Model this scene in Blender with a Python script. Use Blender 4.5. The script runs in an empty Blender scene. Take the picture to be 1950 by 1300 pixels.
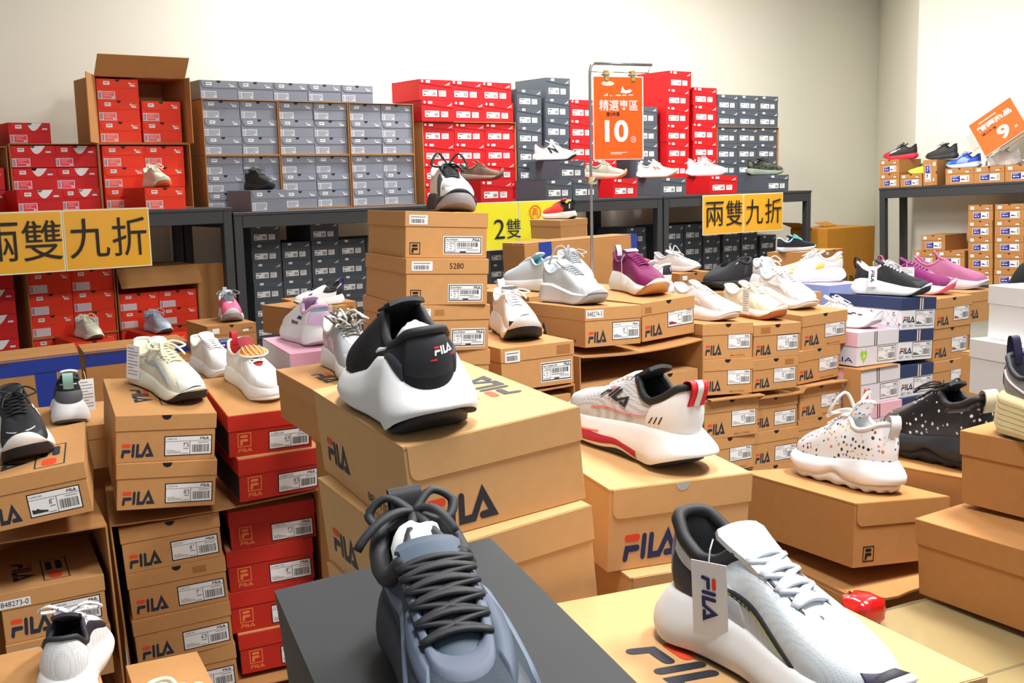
import bpy, bmesh, math, random
import numpy as np
from mathutils import Matrix, Vector

random.seed(4)
SC = bpy.context.scene
COL = SC.collection
R = math.radians

# ------------------------------------------------------------------ camera
EYE = 1.55
def camera():
    pitch, roll = .14556, -.02324
    cp, sp = math.cos(pitch), math.sin(pitch)
    f = np.array([0, cp, -sp]); r = np.array([1., 0, 0]); u = np.cross(r, f)
    c, s = math.cos(roll), math.sin(roll)
    r2, u2 = c*r + s*u, -s*r + c*u
    cd = bpy.data.cameras.new('camera')
    cd.sensor_width = 36; cd.lens = 2105.4/1950*36
    cd.clip_start = .05; cd.clip_end = 60
    o = bpy.data.objects.new('camera', cd); COL.objects.link(o)
    o.matrix_world = Matrix(((r2[0], u2[0], -f[0], 0), (r2[1], u2[1], -f[1], 0), (r2[2], u2[2], -f[2], EYE), (0, 0, 0, 1)))
    SC.camera = o
camera()
PH = R(37.27)                      # direction of the back wall
WU = Vector((math.cos(PH), math.sin(PH), 0)); WN = Vector((-math.sin(PH), math.cos(PH), 0))
def wpt(s, d, z): return WU*s + WN*d + Vector((0, 0, z))

# ------------------------------------------------------------------ world and lights
SC.view_settings.view_transform = 'Standard'; SC.view_settings.look = 'None'
SC.view_settings.gamma = 1; SC.view_settings.use_curve_mapping = False
SC.view_settings.exposure = .26
w = bpy.data.worlds.new('world'); SC.world = w; w.use_nodes = True
bg = w.node_tree.nodes['Background']; bg.inputs[0].default_value = (.93, .96, 1, 1); bg.inputs[1].default_value = .36
LAMPS = []
def area(loc, sx, sy, power, col=(1, .98, .955), rot=(0, 0, 0)):
    l = bpy.data.lights.new('ceiling_lamp_light', 'AREA'); l.shape = 'RECTANGLE'; l.size = sx; l.size_y = sy; l.energy = power; l.color = col
    o = bpy.data.objects.new('ceiling_lamp_light', l); COL.objects.link(o); o.location = loc; o.rotation_euler = rot
    LAMPS.append((Vector(loc), sx, sy, rot))
area((1.45, 1.9, 3.3), .35, 1.2, 100)
area((.15, .75, 3.3), .35, .9, 46)
area((.3, 3.7, 3.5), .35, 1.2, 42, rot=(0, 0, PH))
area((2.7, 4.5, 3.5), .35, 1.2, 38, rot=(0, 0, PH))
area(wpt(4.2, 5.6, 3.55), 1.4, .3, 105, rot=(0, 0, PH))
area(wpt(6.4, 4.8, 3.45), 1.3, .3, 92, rot=(0, 0, PH))

# ------------------------------------------------------------------ materials
MATS = {}
def lin(c):
    c = c/255
    return c/12.92 if c <= .04045 else ((c+.055)/1.055)**2.4
def mat(name, rgb, rough=.6, spec=.4, metal=0, noise=0, nscale=40, bump=0, bscale=300, alpha=1, coat=0):
    if name in MATS: return MATS[name]
    rgb = [min(v, 232) for v in rgb]                            # paper and rubber white
    m = bpy.data.materials.new(name); m.use_nodes = True; nt = m.node_tree; b = nt.nodes['Principled BSDF']
    col = (*[lin(v) for v in rgb], 1)
    b.inputs['Base Color'].default_value = col
    b.inputs['Roughness'].default_value = rough; b.inputs['Metallic'].default_value = metal
    b.inputs['Specular IOR Level'].default_value = spec
    if coat: b.inputs['Coat Weight'].default_value = coat; b.inputs['Coat Roughness'].default_value = .12
    if alpha < 1: b.inputs['Alpha'].default_value = alpha
    if noise or bump: tc = nt.nodes.new('ShaderNodeTexCoord')
    if noise:
        n = nt.nodes.new('ShaderNodeTexNoise'); n.inputs['Scale'].default_value = nscale; n.inputs['Detail'].default_value = 5
        nt.links.new(tc.outputs['Object'], n.inputs['Vector'])
        mx = nt.nodes.new('ShaderNodeMix'); mx.data_type = 'RGBA'
        mx.inputs[6].default_value = (*[v*(1-noise) for v in col[:3]], 1); mx.inputs[7].default_value = (*[min(1, v*(1+noise)) for v in col[:3]], 1)
        nt.links.new(n.outputs['Fac'], mx.inputs[0]); nt.links.new(mx.outputs[2], b.inputs['Base Color'])
    if bump:
        n2 = nt.nodes.new('ShaderNodeTexNoise'); n2.inputs['Scale'].default_value = bscale; n2.inputs['Detail'].default_value = 3
        nt.links.new(tc.outputs['Object'], n2.inputs['Vector'])
        bp = nt.nodes.new('ShaderNodeBump'); bp.inputs['Strength'].default_value = bump; bp.inputs['Distance'].default_value = .002
        nt.links.new(n2.outputs['Fac'], bp.inputs['Height']); nt.links.new(bp.outputs['Normal'], b.inputs['Normal'])
    MATS[name] = m; return m
def knit(name, rgb, rgb2, scale=220, rough=.85, thr=.32, w=.08):
    """woven mesh: small round holes of a second colour in a regular lattice"""
    if name in MATS: return MATS[name]
    m = mat(name, rgb, rough); nt = m.node_tree; b = nt.nodes['Principled BSDF']
    tc = nt.nodes.new('ShaderNodeTexCoord'); v = nt.nodes.new('ShaderNodeTexVoronoi'); v.inputs['Scale'].default_value = scale; v.inputs['Randomness'].default_value = .15
    nt.links.new(tc.outputs['Object'], v.inputs['Vector'])
    r = nt.nodes.new('ShaderNodeMapRange'); r.inputs[1].default_value = thr-w; r.inputs[2].default_value = thr+w
    nt.links.new(v.outputs['Distance'], r.inputs[0])
    mx = nt.nodes.new('ShaderNodeMix'); mx.data_type = 'RGBA'
    mx.inputs[6].default_value = (*[lin(c) for c in rgb2], 1); mx.inputs[7].default_value = (*[lin(c) for c in rgb], 1)
    nt.links.new(r.outputs[0], mx.inputs[0]); nt.links.new(mx.outputs[2], b.inputs['Base Color'])
    return m
def printed(name, base, inks, scale=85, thr=.3, rough=.5):
    """small scattered printed motifs in several inks"""
    if name in MATS: return MATS[name]
    m = mat(name, base, rough); nt = m.node_tree; b = nt.nodes['Principled BSDF']
    tc = nt.nodes.new('ShaderNodeTexCoord'); v = nt.nodes.new('ShaderNodeTexVoronoi'); v.inputs['Scale'].default_value = scale; v.inputs['Randomness'].default_value = .6
    n = nt.nodes.new('ShaderNodeTexNoise'); n.inputs['Scale'].default_value = scale*4
    ad = nt.nodes.new('ShaderNodeMath'); ad.operation = 'MULTIPLY_ADD'; ad.inputs[1].default_value = .35
    nt.links.new(tc.outputs['Object'], v.inputs['Vector']); nt.links.new(tc.outputs['Object'], n.inputs['Vector'])
    nt.links.new(n.outputs['Fac'], ad.inputs[0]); nt.links.new(v.outputs['Distance'], ad.inputs[2])
    lt = nt.nodes.new('ShaderNodeMath'); lt.operation = 'LESS_THAN'; lt.inputs[1].default_value = thr+.17
    nt.links.new(ad.outputs[0], lt.inputs[0])
    sp = nt.nodes.new('ShaderNodeSeparateColor'); nt.links.new(v.outputs['Color'], sp.inputs[0])
    cr = nt.nodes.new('ShaderNodeValToRGB'); cr.color_ramp.interpolation = 'CONSTANT'
    el = cr.color_ramp.elements
    while len(el) < len(inks): el.new(.5)
    for i, c in enumerate(inks):
        el[i].position = i/len(inks); el[i].color = (*[lin(k) for k in c], 1)
    nt.links.new(sp.outputs[0], cr.inputs[0])
    mx = nt.nodes.new('ShaderNodeMix'); mx.data_type = 'RGBA'; mx.inputs[6].default_value = (*[lin(c) for c in base], 1)
    nt.links.new(lt.outputs[0], mx.inputs[0]); nt.links.new(cr.outputs[0], mx.inputs[7]); nt.links.new(mx.outputs[2], b.inputs['Base Color'])
    return m
def C(r, g, b, rough=.6):
    return mat('paint_%d_%d_%d' % (r, g, b) + ('' if rough == .6 else '_g%d' % (rough*100)), (r, g, b), rough)
KRAFT = mat('kraft_card', (192, 142, 90), .75, .2, noise=.08, nscale=60, bump=.05)
KRAFT_L = mat('kraft_card_light', (208, 164, 112), .7, .25, noise=.07, nscale=50, bump=.05)
KRAFT_D = mat('kraft_card_brown', (178, 126, 74), .75, .2, noise=.09, nscale=55, bump=.05)
CARTON = mat('carton_card', (181, 131, 80), .8, .2, noise=.1, nscale=14, bump=.08, bscale=120)
CARTON_E = mat('carton_raw_edge', (160, 118, 74), .9, .1, noise=.25, nscale=180)
INK = mat('navy_ink', (44, 48, 60), .6, .3)
INKB = mat('blue_ink', (38, 52, 96), .6, .3)
BLACK = mat('black_ink', (22, 22, 24), .6, .3)
REDI = mat('red_ink', (226, 74, 40), .6, .3)
WHITE = mat('label_white', (240, 240, 238), .5, .4)
GREY = mat('label_grey', (120, 120, 122), .6, .3)
STEEL = mat('black_steel', (56, 58, 60), .5, .4, noise=.1, nscale=30)
CHROME = mat('chrome', (190, 190, 190), .22, .5, metal=1)
# ------------------------------------------------------------------ mesh helpers
class MB:
    def __init__(s): s.v = []; s.f = []; s.m = []; s.mats = []
    def mi(s, m):
        if m not in s.mats: s.mats.append(m)
        return s.mats.index(m)
    def add(s, vs, fs, m):
        b = len(s.v); s.v += [tuple(map(float, p)) for p in vs]; k = s.mi(m)
        for f in fs: s.f.append(tuple(b+i for i in f)); s.m.append(k)
    def box(s, lo, hi, m):
        (x0, y0, z0), (x1, y1, z1) = lo, hi
        s.add([(x0,y0,z0),(x1,y0,z0),(x1,y1,z0),(x0,y1,z0),(x0,y0,z1),(x1,y0,z1),(x1,y1,z1),(x0,y1,z1)],
              [(3,2,1,0),(4,5,6,7),(0,1,5,4),(1,2,6,5),(2,3,7,6),(3,0,4,7)], m)
    def slab(s, P, ex, ey, th, m):
        """panel: corner P, edge vectors ex, ey, thickness th along ex x ey"""
        P, ex, ey = Vector(P), Vector(ex), Vector(ey); n = ex.cross(ey).normalized()*th
        q = [P, P+ex, P+ex+ey, P+ey]; q += [p+n for p in q]
        s.add(q, [(3,2,1,0),(4,5,6,7),(0,1,5,4),(1,2,6,5),(2,3,7,6),(3,0,4,7)], m)
    def grid(s, P, m, closed_u=False, flip=False):
        P = np.asarray(P); a, b = P.shape[:2]; fs = []
        for i in range(a if closed_u else a-1):
            for j in range(b-1):
                q = (i*b+j, ((i+1) % a)*b+j, ((i+1) % a)*b+j+1, i*b+j+1)
                fs.append(q[::-1] if flip else q)
        s.add(P.reshape(-1, 3), fs, m)
    def tube(s, pts, r, m, n=7, flat=1, closed=False, up=(0, 0, 1)):
        pts = [Vector(p) for p in pts]; k = len(pts); rings = []
        for i, p in enumerate(pts):
            a = pts[(i-1) % k] if (closed or i) else p; b = pts[(i+1) % k] if (closed or i < k-1) else p
            t = (b-a).normalized(); side = t.cross(Vector(up))
            if side.length < 1e-4: side = t.cross(Vector((1, 0, 0)))
            side.normalize(); nn = side.cross(t)
            rr = r[i] if isinstance(r, (list, tuple)) else r
            rings.append([p + side*math.cos(2*math.pi*j/n)*rr + nn*math.sin(2*math.pi*j/n)*rr*flat for j in range(n)])
        vs = [q for g in rings for q in g]; fs = []
        for i in range(k if closed else k-1):
            for j in range(n):
                fs.append((i*n+j, i*n+(j+1) % n, ((i+1) % k)*n+(j+1) % n, ((i+1) % k)*n+j))
        if not closed: fs += [tuple(range(n))[::-1], tuple(range((k-1)*n, k*n))]
        s.add(vs, fs, m)
    def poly(s, pts2, O, ex, ey, m):
        O, ex, ey = Vector(O), Vector(ex), Vector(ey)
        s.add([O+ex*x+ey*y for x, y in pts2], [tuple(range(len(pts2)))], m)
    def flat(s, vf, O, ex, ey, m):
        O, ex, ey = Vector(O), Vector(ex), Vector(ey)
        s.add([O+ex*x+ey*y for x, y in vf[0]], vf[1], m)
    def rect(s, x0, y0, x1, y1, O, ex, ey, m): s.poly([(x0,y0),(x1,y0),(x1,y1),(x0,y1)], O, ex, ey, m)
    def mesh(s, name='mesh', smooth=False, bevel=0, seg=1):
        me = bpy.data.meshes.new(name); me.from_pydata(s.v, [], s.f)
        for m in s.mats: me.materials.append(m)
        me.polygons.foreach_set('material_index', s.m)
        if smooth: me.polygons.foreach_set('use_smooth', [True]*len(me.polygons))
        me.update()
        if bevel:
            bm = bmesh.new(); bm.from_mesh(me)
            bmesh.ops.bevel(bm, geom=bm.edges[:], offset=bevel, segments=seg, affect='EDGES', profile=.5)
            bm.to_mesh(me); bm.free()
        return me
def bez(p, n=14):
    p = [Vector(q) for q in p]; out = []
    for i in range(n+1):
        t = i/n; q = list(p)
        while len(q) > 1: q = [a.lerp(b, t) for a, b in zip(q, q[1:])]
        out.append(q[0])
    return out
def crom(P, n=6):
    P = [Vector(p) for p in P]; P = [P[0]*2-P[1]] + P + [P[-1]*2-P[-2]]; out = []
    for i in range(1, len(P)-2):
        for k in range(n):
            t = k/n; a, b, c, d = P[i-1:i+3]
            out.append(.5*((2*b)+(c-a)*t+(2*a-5*b+4*c-d)*t*t+(3*b-a-3*c+d)*t**3))
    return out + [P[-2]]
def obj(name, me, parent=None, loc=None, rotz=0):
    o = bpy.data.objects.new(name, me); COL.objects.link(o)
    if parent: o.parent = parent
    if loc is not None: o.location = loc
    if rotz: o.rotation_euler = (0, 0, rotz)
    return o
def tag(o, label, cat, group=None, kind=None):
    o['label'] = label; o['category'] = cat
    if group: o['group'] = group
    if kind: o['kind'] = kind
    return o
def thing(name, M, label, cat, group=None):
    o = bpy.data.objects.new(name, None); COL.objects.link(o); o.empty_display_size = .05
    o.matrix_world = M
    return tag(o, label, cat, group)
def struct(name, me):
    o = obj(name, me); o['kind'] = 'structure'; return o
# 2-D shapes -------------------------------------------------------
TXT = {}
def text2(s, bold=0.):
    """lettering as flat faces: cap height 1, left aligned at 0, returns ((verts2, faces), width)"""
    k = (s, bold)
    if k in TXT: return TXT[k]
    cu = bpy.data.curves.new('t', 'FONT'); cu.body = s; cu.size = 1; cu.resolution_u = 5; cu.offset = bold
    o = bpy.data.objects.new('t', cu); COL.objects.link(o); bpy.context.view_layer.update()
    me = bpy.data.meshes.new_from_object(o.evaluated_get(bpy.context.evaluated_depsgraph_get()))
    v = np.array([x.co[:2] for x in me.vertices]) if len(me.vertices) else np.zeros((1, 2)); f = [tuple(p.vertices) for p in me.polygons]
    lo, hi = v.min(0), v.max(0); h = max(hi[1]-lo[1], 1e-6); v = (v-lo)/h
    bpy.data.objects.remove(o); bpy.data.curves.remove(cu); bpy.data.meshes.remove(me)
    TXT[k] = ((v.tolist(), f), float((hi[0]-lo[0])/h)); return TXT[k]
def put_text(mb, s, x, y, h, O, ex, ey, m, w=None, bold=0., stretch=1):
    (v, f), wd = text2(s, bold)
    sx = (w/wd) if w else h*stretch
    mb.flat(([(x+a*sx, y+b*h) for a, b in v], f), O, ex, ey, m)
def stroke2(pts, th):
    """poly-line with mitred joints and round ends -> (verts, faces)"""
    P = [Vector(p) for p in pts]; n = len(P); L_, R_ = [], []; h = th/2
    closed = n > 2 and (P[0]-P[-1]).length < 1e-6
    for i in range(n):
        d0 = (P[i]-P[i-1]).normalized() if i else ((P[0]-P[-2]).normalized() if closed else (P[1]-P[0]).normalized())
        d1 = (P[i+1]-P[i]).normalized() if i < n-1 else ((P[1]-P[0]).normalized() if closed else d0)
        nv = Vector((-d0.y-d1.y, d0.x+d1.x)); nv = nv.normalized() if nv.length > 1e-4 else Vector((-d0.y, d0.x))
        c = max(.5, nv.dot(Vector((-d1.y, d1.x)))); L_.append(P[i]+nv*h/c); R_.append(P[i]-nv*h/c)
    vs = [tuple(q) for q in L_]+[tuple(q) for q in R_]; fs = [(i, n+i, n+i+1, i+1) for i in range(n-1)]
    if not closed:
        for e, o in ((0, 1), (n-1, n-2)):
            d = (P[e]-P[o]).normalized(); a0 = math.atan2(d.y, d.x); b = len(vs)
            vs += [(P[e].x+h*math.cos(a0+R(a)), P[e].y+h*math.sin(a0+R(a))) for a in range(-90, 91, 30)]; fs.append(tuple(range(b, b+7)))
    return vs, fs
LOGO = [(0, stroke2([(.2, .86), (.72, .86)], .26)), (1, stroke2([(.72, .47), (.2, .47), (.12, .12)], .24)), (1, stroke2([(1.08, .87), (1.02, .13)], .24)),
        (1, stroke2([(1.45, .87), (1.39, .13), (1.86, .13), (2.3, .87), (2.66, .15), (2.22, .15)], .24))]
def put_logo(mb, x, y, h, O, ex, ey, ink, red, w=None, red_ok=True):
    """the four slanting letters with a red bar on the first"""
    sx = w/2.8 if w else h
    for k, (v, f) in LOGO: mb.flat(([(x+a*sx, y+b*h) for a, b in v], f), O, ex, ey, red if k == 0 else ink)
def put_fbox(mb, x, y, h, O, ex, ey, ink, frame=True, red=None):
    t = .07
    if frame:
        for a in ((0, 0, 1, t), (0, 1-t, 1, 1), (0, t, t, 1-t), (1-t, t, 1, 1-t)): mb.rect(x+a[0]*h*.92, y+a[1]*h, x+a[2]*h*.92, y+a[3]*h, O, ex, ey, ink)
    for k, (v, f) in enumerate((stroke2([(.3, .74), (.66, .74)], .2), stroke2([(.68, .46), (.3, .46), (.27, .22)], .2))):
        mb.flat(([(x+a*h*.92, y+b*h) for a, b in v], f), O, ex, ey, (red or ink) if k == 0 else ink)
SWOOSH = [(0, .42), (.08, .2), (.2, .1), (.36, .14), (1, .52), (.42, .3), (.27, .3), (.2, .42), (.22, .62), (.06, .52)]
CAT = [(0, .05), (.2, .3), (.3, .28), (.5, .52), (.75, .72), (.95, 1), (1, .86), (.86, .62), (.8, .4), (.95, .2), (.88, .16), (.68, .36), (.52, .28), (.42, .05), (.36, .05), (.38, .2), (.2, .18)]
SHOE2 = [(0, 0), (.02, .12), (0, .42), (.08, .46), (.2, .36), (.36, .5), (.5, .36), (.75, .26), (.96, .2), (1, .1), (.98, 0)]
def barcode(mb, x0, y0, x1, y1, O, ex, ey, m, n=22):
    rng = random.Random(7); x = x0; st = (x1-x0)/n
    for i in range(n):
        mb.rect(x, y0, x+st*rng.choice((.35, .5, .75)), y1, O, ex, ey, m); x += st
def wavy(mb, x0, x1, y, h, O, ex, ey, m, n=1, gap=2.0):
    for i in range(n): mb.rect(x0, y-i*h*gap, x1 if i % 2 == 0 else x0+(x1-x0)*.7, y-i*h*gap+h, O, ex, ey, m)
def arc2(x, y, r, a0, a1, n=10): return [(x+r*math.cos(R(a0+(a1-a0)*i/n)), y+r*math.sin(R(a0+(a1-a0)*i/n))) for i in range(n+1)]
# ------------------------------------------------------------------ shoeboxes
EX, EY, EZ = Vector((1, 0, 0)), Vector((0, 1, 0)), Vector((0, 0, 1))
def label_fila(mb, x0, z0, w, h, Y, code, size, pic, bare=False):
    def O(k): return (x0, Y-.0003*k, z0)
    mb.rect(0, 0, w, h, O(1), EX, EZ, BLACK if not bare else INK); b = .022*w
    mb.rect(b, b, w-b, h-b, O(2), EX, EZ, WHITE)
    a = (O(3), EX, EZ)
    mb.rect(b, h*.72, w-b, h*.735, *a, BLACK); mb.rect(w*.53, b, w*.54, h*.72, *a, BLACK)
    put_text(mb, code, w*.05, h*.79, h*.1, *a, GREY, bold=.01, stretch=.9)
    put_logo(mb, w*.74, h*.78, h*.13, *a, INK, REDI, w=w*.19)
    mb.poly([(w*(.05+.3*x), h*(.14+.42*y)) for x, y in SHOE2], *a, pic)
    mb.rect(w*.05, h*.12, w*.35, h*.15, *a, C(205, 205, 200))
    if size: put_text(mb, size, w*.39, h*.44, h*.17, *a, BLACK)
    wavy(mb, w*.4, w*.5, h*.62, h*.025, *a, GREY); wavy(mb, w*.4, w*.5, h*.34, h*.04, *a, GREY); wavy(mb, w*.36, w*.5, h*.1, h*.03, *a, GREY)
    wavy(mb, w*.7, w*.93, h*.62, h*.03, *a, GREY)
    barcode(mb, w*.58, h*.15, w*.94, h*.53, *a, BLACK)
def label_run(mb, x0, z0, w, h, Y, code, size):
    def O(k): return (x0, Y-.0003*k, z0)
    mb.rect(0, 0, w, h, O(1), EX, EZ, WHITE); mb.rect(.02*w, .05*h, .98*w, .95*h, O(2), EX, EZ, BLACK); mb.rect(.045*w, .1*h, .955*w, .9*h, O(3), EX, EZ, WHITE)
    a = (O(4), EX, EZ)
    put_text(mb, code, w*.07, h*.76, h*.09, *a, BLACK, bold=.02, stretch=.85); put_logo(mb, w*.74, h*.74, h*.14, *a, BLACK, BLACK, w=w*.19)
    mb.rect(w*.045, h*.71, w*.955, h*.725, *a, BLACK); mb.rect(w*.29, h*.2, w*.3, h*.71, *a, BLACK)
    put_text(mb, size, w*.135, h*.54, h*.13, *a, BLACK, bold=.01)
    wavy(mb, w*.07, w*.115, h*.58, h*.04, *a, GREY, 3, 3); wavy(mb, w*.16, w*.23, h*.42, h*.04, *a, GREY, 2, 3.2)
    barcode(mb, w*.34, h*.42, w*.9, h*.66, *a, BLACK, 30)
    wavy(mb, w*.34, w*.75, h*.33, h*.04, *a, GREY); wavy(mb, w*.6, w*.9, h*.25, h*.03, *a, GREY); mb.rect(w*.045, h*.19, w*.955, h*.2, *a, BLACK)
    wavy(mb, w*.07, w*.3, h*.13, h*.03, *a, GREY); mb.rect(w*.42, h*.11, w*.58, h*.17, *a, BLACK)
def sticker(mb, x0, z0, w, h, Y, text=None, bars=True):
    a = ((x0, Y-.0004, z0), EX, EZ); b = ((x0, Y-.0008, z0), EX, EZ)
    mb.rect(0, 0, w, h, *a, WHITE)
    if text: put_text(mb, text, w*.06, h*.2, h*.62, *b, BLACK, w=w*.88)
    elif bars:
        wavy(mb, w*.08, w*.9, h*.75, h*.09, *b, GREY); barcode(mb, w*.1, h*.14, w*.85, h*.58, *b, BLACK, 18)
def slab2(mb, pts, Y, th, m):
    """flap: outline (x, z) in front of the face at y = Y, thickness th towards the viewer"""
    n = len(pts); vs = [(x, Y, z) for x, z in pts] + [(x, Y-th, z) for x, z in pts]
    fs = [tuple(range(n))[::-1], tuple(range(n, 2*n))] + [(i, (i+1) % n, n+(i+1) % n, n+i) for i in range(n)]
    area2 = sum(pts[i][0]*pts[(i+1) % n][1]-pts[(i+1) % n][0]*pts[i][1] for i in range(n))
    if area2 < 0: fs = [f[::-1] for f in fs]
    mb.add(vs, fs, m)
KIND = dict(
 fila=dict(b=KRAFT, l=KRAFT, lid='two', lh=.33), filaf=dict(b=KRAFT_L, l=KRAFT_L, lid='flap', lh=.36), kraft=dict(b=KRAFT, l=KRAFT, lid='two', lh=.33), kraftf=dict(b=KRAFT_D, l=KRAFT_D, lid='flap', lh=.36),
 kraftd=dict(b=KRAFT_D, l=KRAFT_D, lid='two', lh=.33),
 redfila=dict(b=C(178, 34, 18), l=C(186, 37, 20), lid='two', lh=.38), navy=dict(b=C(226, 226, 230), l=C(40, 54, 92), lid='two', lh=.38),
 pink=dict(b=C(214, 212, 220), l=C(226, 176, 188), lid='two', lh=.42), white=dict(b=C(232, 232, 240), l=C(238, 238, 244), lid='two', lh=.34),
 pinkbox=dict(b=C(226, 168, 190), l=C(236, 176, 198), lid='none', lh=.1), blackbox=dict(b=mat('black_card', (50, 52, 54), .6, .25, noise=.15, nscale=9), l=mat('black_card', (52, 54, 56)), lid='none', lh=.1),
 orange=dict(b=C(240, 50, 10), l=C(243, 54, 14), lid='nike', lh=.42), red=dict(b=C(204, 10, 14), l=C(208, 13, 16), lid='nike', lh=.42), grey=dict(b=C(126, 131, 143), l=C(131, 136, 148), lid='nike', lh=.4),
 pred=dict(b=C(200, 8, 18), l=C(204, 11, 21), lid='puma', lh=.3), pblack=dict(b=C(74, 82, 91), l=C(77, 85, 94), lid='puma', lh=.3),
 mizuno=dict(b=KRAFT_D, l=KRAFT_D, lid='mizuno', lh=.34), sky=dict(b=C(150, 170, 235), l=C(196, 190, 225), lid='none', lh=.1), greyap=dict(b=C(158, 158, 168), l=C(160, 160, 170), lid='none', lh=.1),
)
BOXM = {}
def box_parts(kind, W, L, H, **o):
    key = (kind, round(W, 4), round(L, 4), round(H, 4), str(sorted(o.items())))
    if key in BOXM: return BOXM[key]
    K = KIND[kind]; P = []; x0, x1, F = -W/2, W/2, -L/2; far = kind in ('orange', 'red', 'grey', 'pred', 'pblack', 'mizuno')
    o_ = .0022; lh = K['lh']*H; lid = o.get('lid', K['lid'])
    mb = MB(); mb.box((x0, F, 0), (x1, L/2, H-(.0012 if lid == 'none' else .0035)), K['b'])
    if kind == 'redfila':                                       # dark long side of the tray
        mb.slab((x0-.0005, L/2-.001, .001), (0, -(L-.002), 0), (0, 0, H*.6), .0002, C(30, 26, 28))
    if kind == 'pinkbox': mb.slab((x0-.0005, L/2-.001, .001), (0, -(L-.002), 0), (0, 0, H-.004), .0002, C(206, 204, 212))
    if kind == 'navy':                                          # lattice of thin lines and anchors on the long white side
        a = ((x0-.0006, L/2, 0), (0, -1, 0), EZ)
        for i in range(9):
            xx = L*(i+.1)/9
            mb.flat(stroke2([(xx, .003), (min(L, xx+H*.55), H*.6)], .0009), *a, C(170, 172, 190)); mb.flat(stroke2([(xx, H*.6), (min(L, xx+H*.55), .003)], .0009), *a, C(170, 172, 190))
        for i in range(5):
            xx = L*(.3+.15*i); z = H*.42
            for st in ([(xx, z), (xx, z+.016)], [(xx-.004, z+.012), (xx+.004, z+.012)], [(xx-.006, z+.005), (xx, z), (xx+.006, z+.005)]): mb.flat(stroke2(st, .0016), *a, INK)
            put_fbox(mb, xx+.02, H*.1, .014, *a, INK, False)
    if lid == 'none': top = H
    P.append(('body', mb.mesh('body', bevel=.0008 if not far else 0), None))
    mb = MB(); m = K['l']; Yf = F
    if lid == 'two':
        mb.box((x0-o_, F-o_, H-lh), (x1+o_, L/2+o_, H), m); Yl = F-o_
        me = mb.mesh('lid', bevel=.0009)
        P.append(('lid', me, None))
        if kind == 'redfila':
            mb = MB(); mb.rect(x0, F, x1, L/2, (0, 0, H+.0004), EX, EY, KRAFT); P.append(('top_sheet', mb.mesh('top_sheet'), None))
    elif lid == 'none':
        mb.box((x0, F, H-.0012), (x1, L/2, H), m); P.append(('lid', mb.mesh('lid'), None)); Yl = F
    else:
        mb.box((x0-.0005, F-.0005, H-.0033), (x1+.0005, L/2+.0005, H), m); th = .0016; Yl = F-.0005-th
        if lid == 'flap':
            r = .012; pts = [(x0+.004, H-.001), (x0+.004, H-lh+r)] + [(x0+.004+r-r*math.cos(a), H-lh+r-r*math.sin(a)) for a in (.4, .8, 1.2)] + [(x0+.004+r, H-lh), (x1+.002, H-lh), (x1+.002, H-.001)]
            mb.slab((x1+.0006, F-.001, H-lh), (0, L*.12, 0), (0, 0, lh-.003), .0016, m)
        elif lid == 'nike':
            r = .026; pts = [(x0+.008, H-.001), (x0+.008, H-lh+r)] + [(x0+.008+r-r*math.cos(a), H-lh+r-r*math.sin(a)) for a in (.4, .8, 1.2)] + [(x0+.008+r, H-lh), (x1, H-lh), (x1, H-.001)]
        elif lid == 'puma': pts = [(x0, H-.001), (x0, H*.83), (x1, H*.64), (x1, H-.001)]
        else: pts = [(x0+.002, H-.001), (x0+.004, H-lh), (x1-.004, H-lh), (x1-.002, H-.001)]
        slab2(mb, pts, F-.0005, th, m); P.append(('lid', mb.mesh('lid'), None))
    Yb = F
    # lettering and marks printed on the faces, one mesh per mark
    fa = ((0, Yb-.0005, 0), EX, EZ); fl = ((0, Yl-.0005, 0), EX, EZ); hb = H-lh; MK = []
    def mark(nm): MK.append((nm, MB())); return MK[-1][1]
    lg = o.get('logo')
    if lg: put_logo(mark('logo'), x0+W*lg[0], H*lg[1], H*lg[2], *fa, INKB if o.get('blue') else INK, REDI, w=W*lg[3])
    if o.get('biella'): put_text(mark('lettering'), 'BIELLA ITALIA', x0+W*o['biella'], H*.05, H*.05, *fa, C(110, 80, 50), w=W*.3)
    if o.get('fbox'): put_fbox(mark('logo'), x0+W*o['fbox'][0], H*o['fbox'][1], H*o['fbox'][2], *fa, BLACK)
    if kind == 'redfila':
        mb = mark('logo'); put_fbox(mb, x0+W*.1, H*.22, H*.34, *fa, C(224, 120, 66)); put_logo(mb, x0+W*.1, H*.1, H*.09, *fa, C(224, 120, 66), C(224, 120, 66), w=W*.17)
    sd = ((x0-.0006, L/2, 0), (0, -1, 0), EZ)
    if o.get('side'): put_logo(mark('side_logo'), L*.1, H*.2, H*.3, *sd, INK, REDI, w=L*.26); put_text(mark('side_lettering'), 'BIELLA ITALIA', L*.56, H*.1, H*.09, *sd, INK, w=L*.3)
    if o.get('side_text'): put_text(mark('side_lettering'), o['side_text'], L*.45, H*.1, H*.14, *sd, INKB, w=L*.5)
    tp = o.get('top')
    if tp:                                                      # (x, y, size, 'back' or 'turn'): start of the lettering in metres from the front corner
        x, y, s, how = tp; ex, ey = ((0, 1, 0), (-1, 0, 0)) if how == 'back' else ((0, -1, 0), (1, 0, 0)); ex, ey = Vector(ex), Vector(ey)
        a = (Vector((x0+x, F+y, H+.0006)), ex, ey); put_logo(mark('top_logo'), 0, 0, s, *a, INK, REDI, w=s*2.8)
        mb = mark('top_emblem'); b, c = .2*s, 1.4*s
        for q in ((0, 0, 3.3, .06), (0, 1.2, 3.3, 1.26), (0, .06, .06, 1.2), (3.24, .06, 3.3, 1.2)): mb.rect(b+s*q[0], c+s*q[1], b+s*q[2], c+s*q[3], *a, INK)
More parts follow.
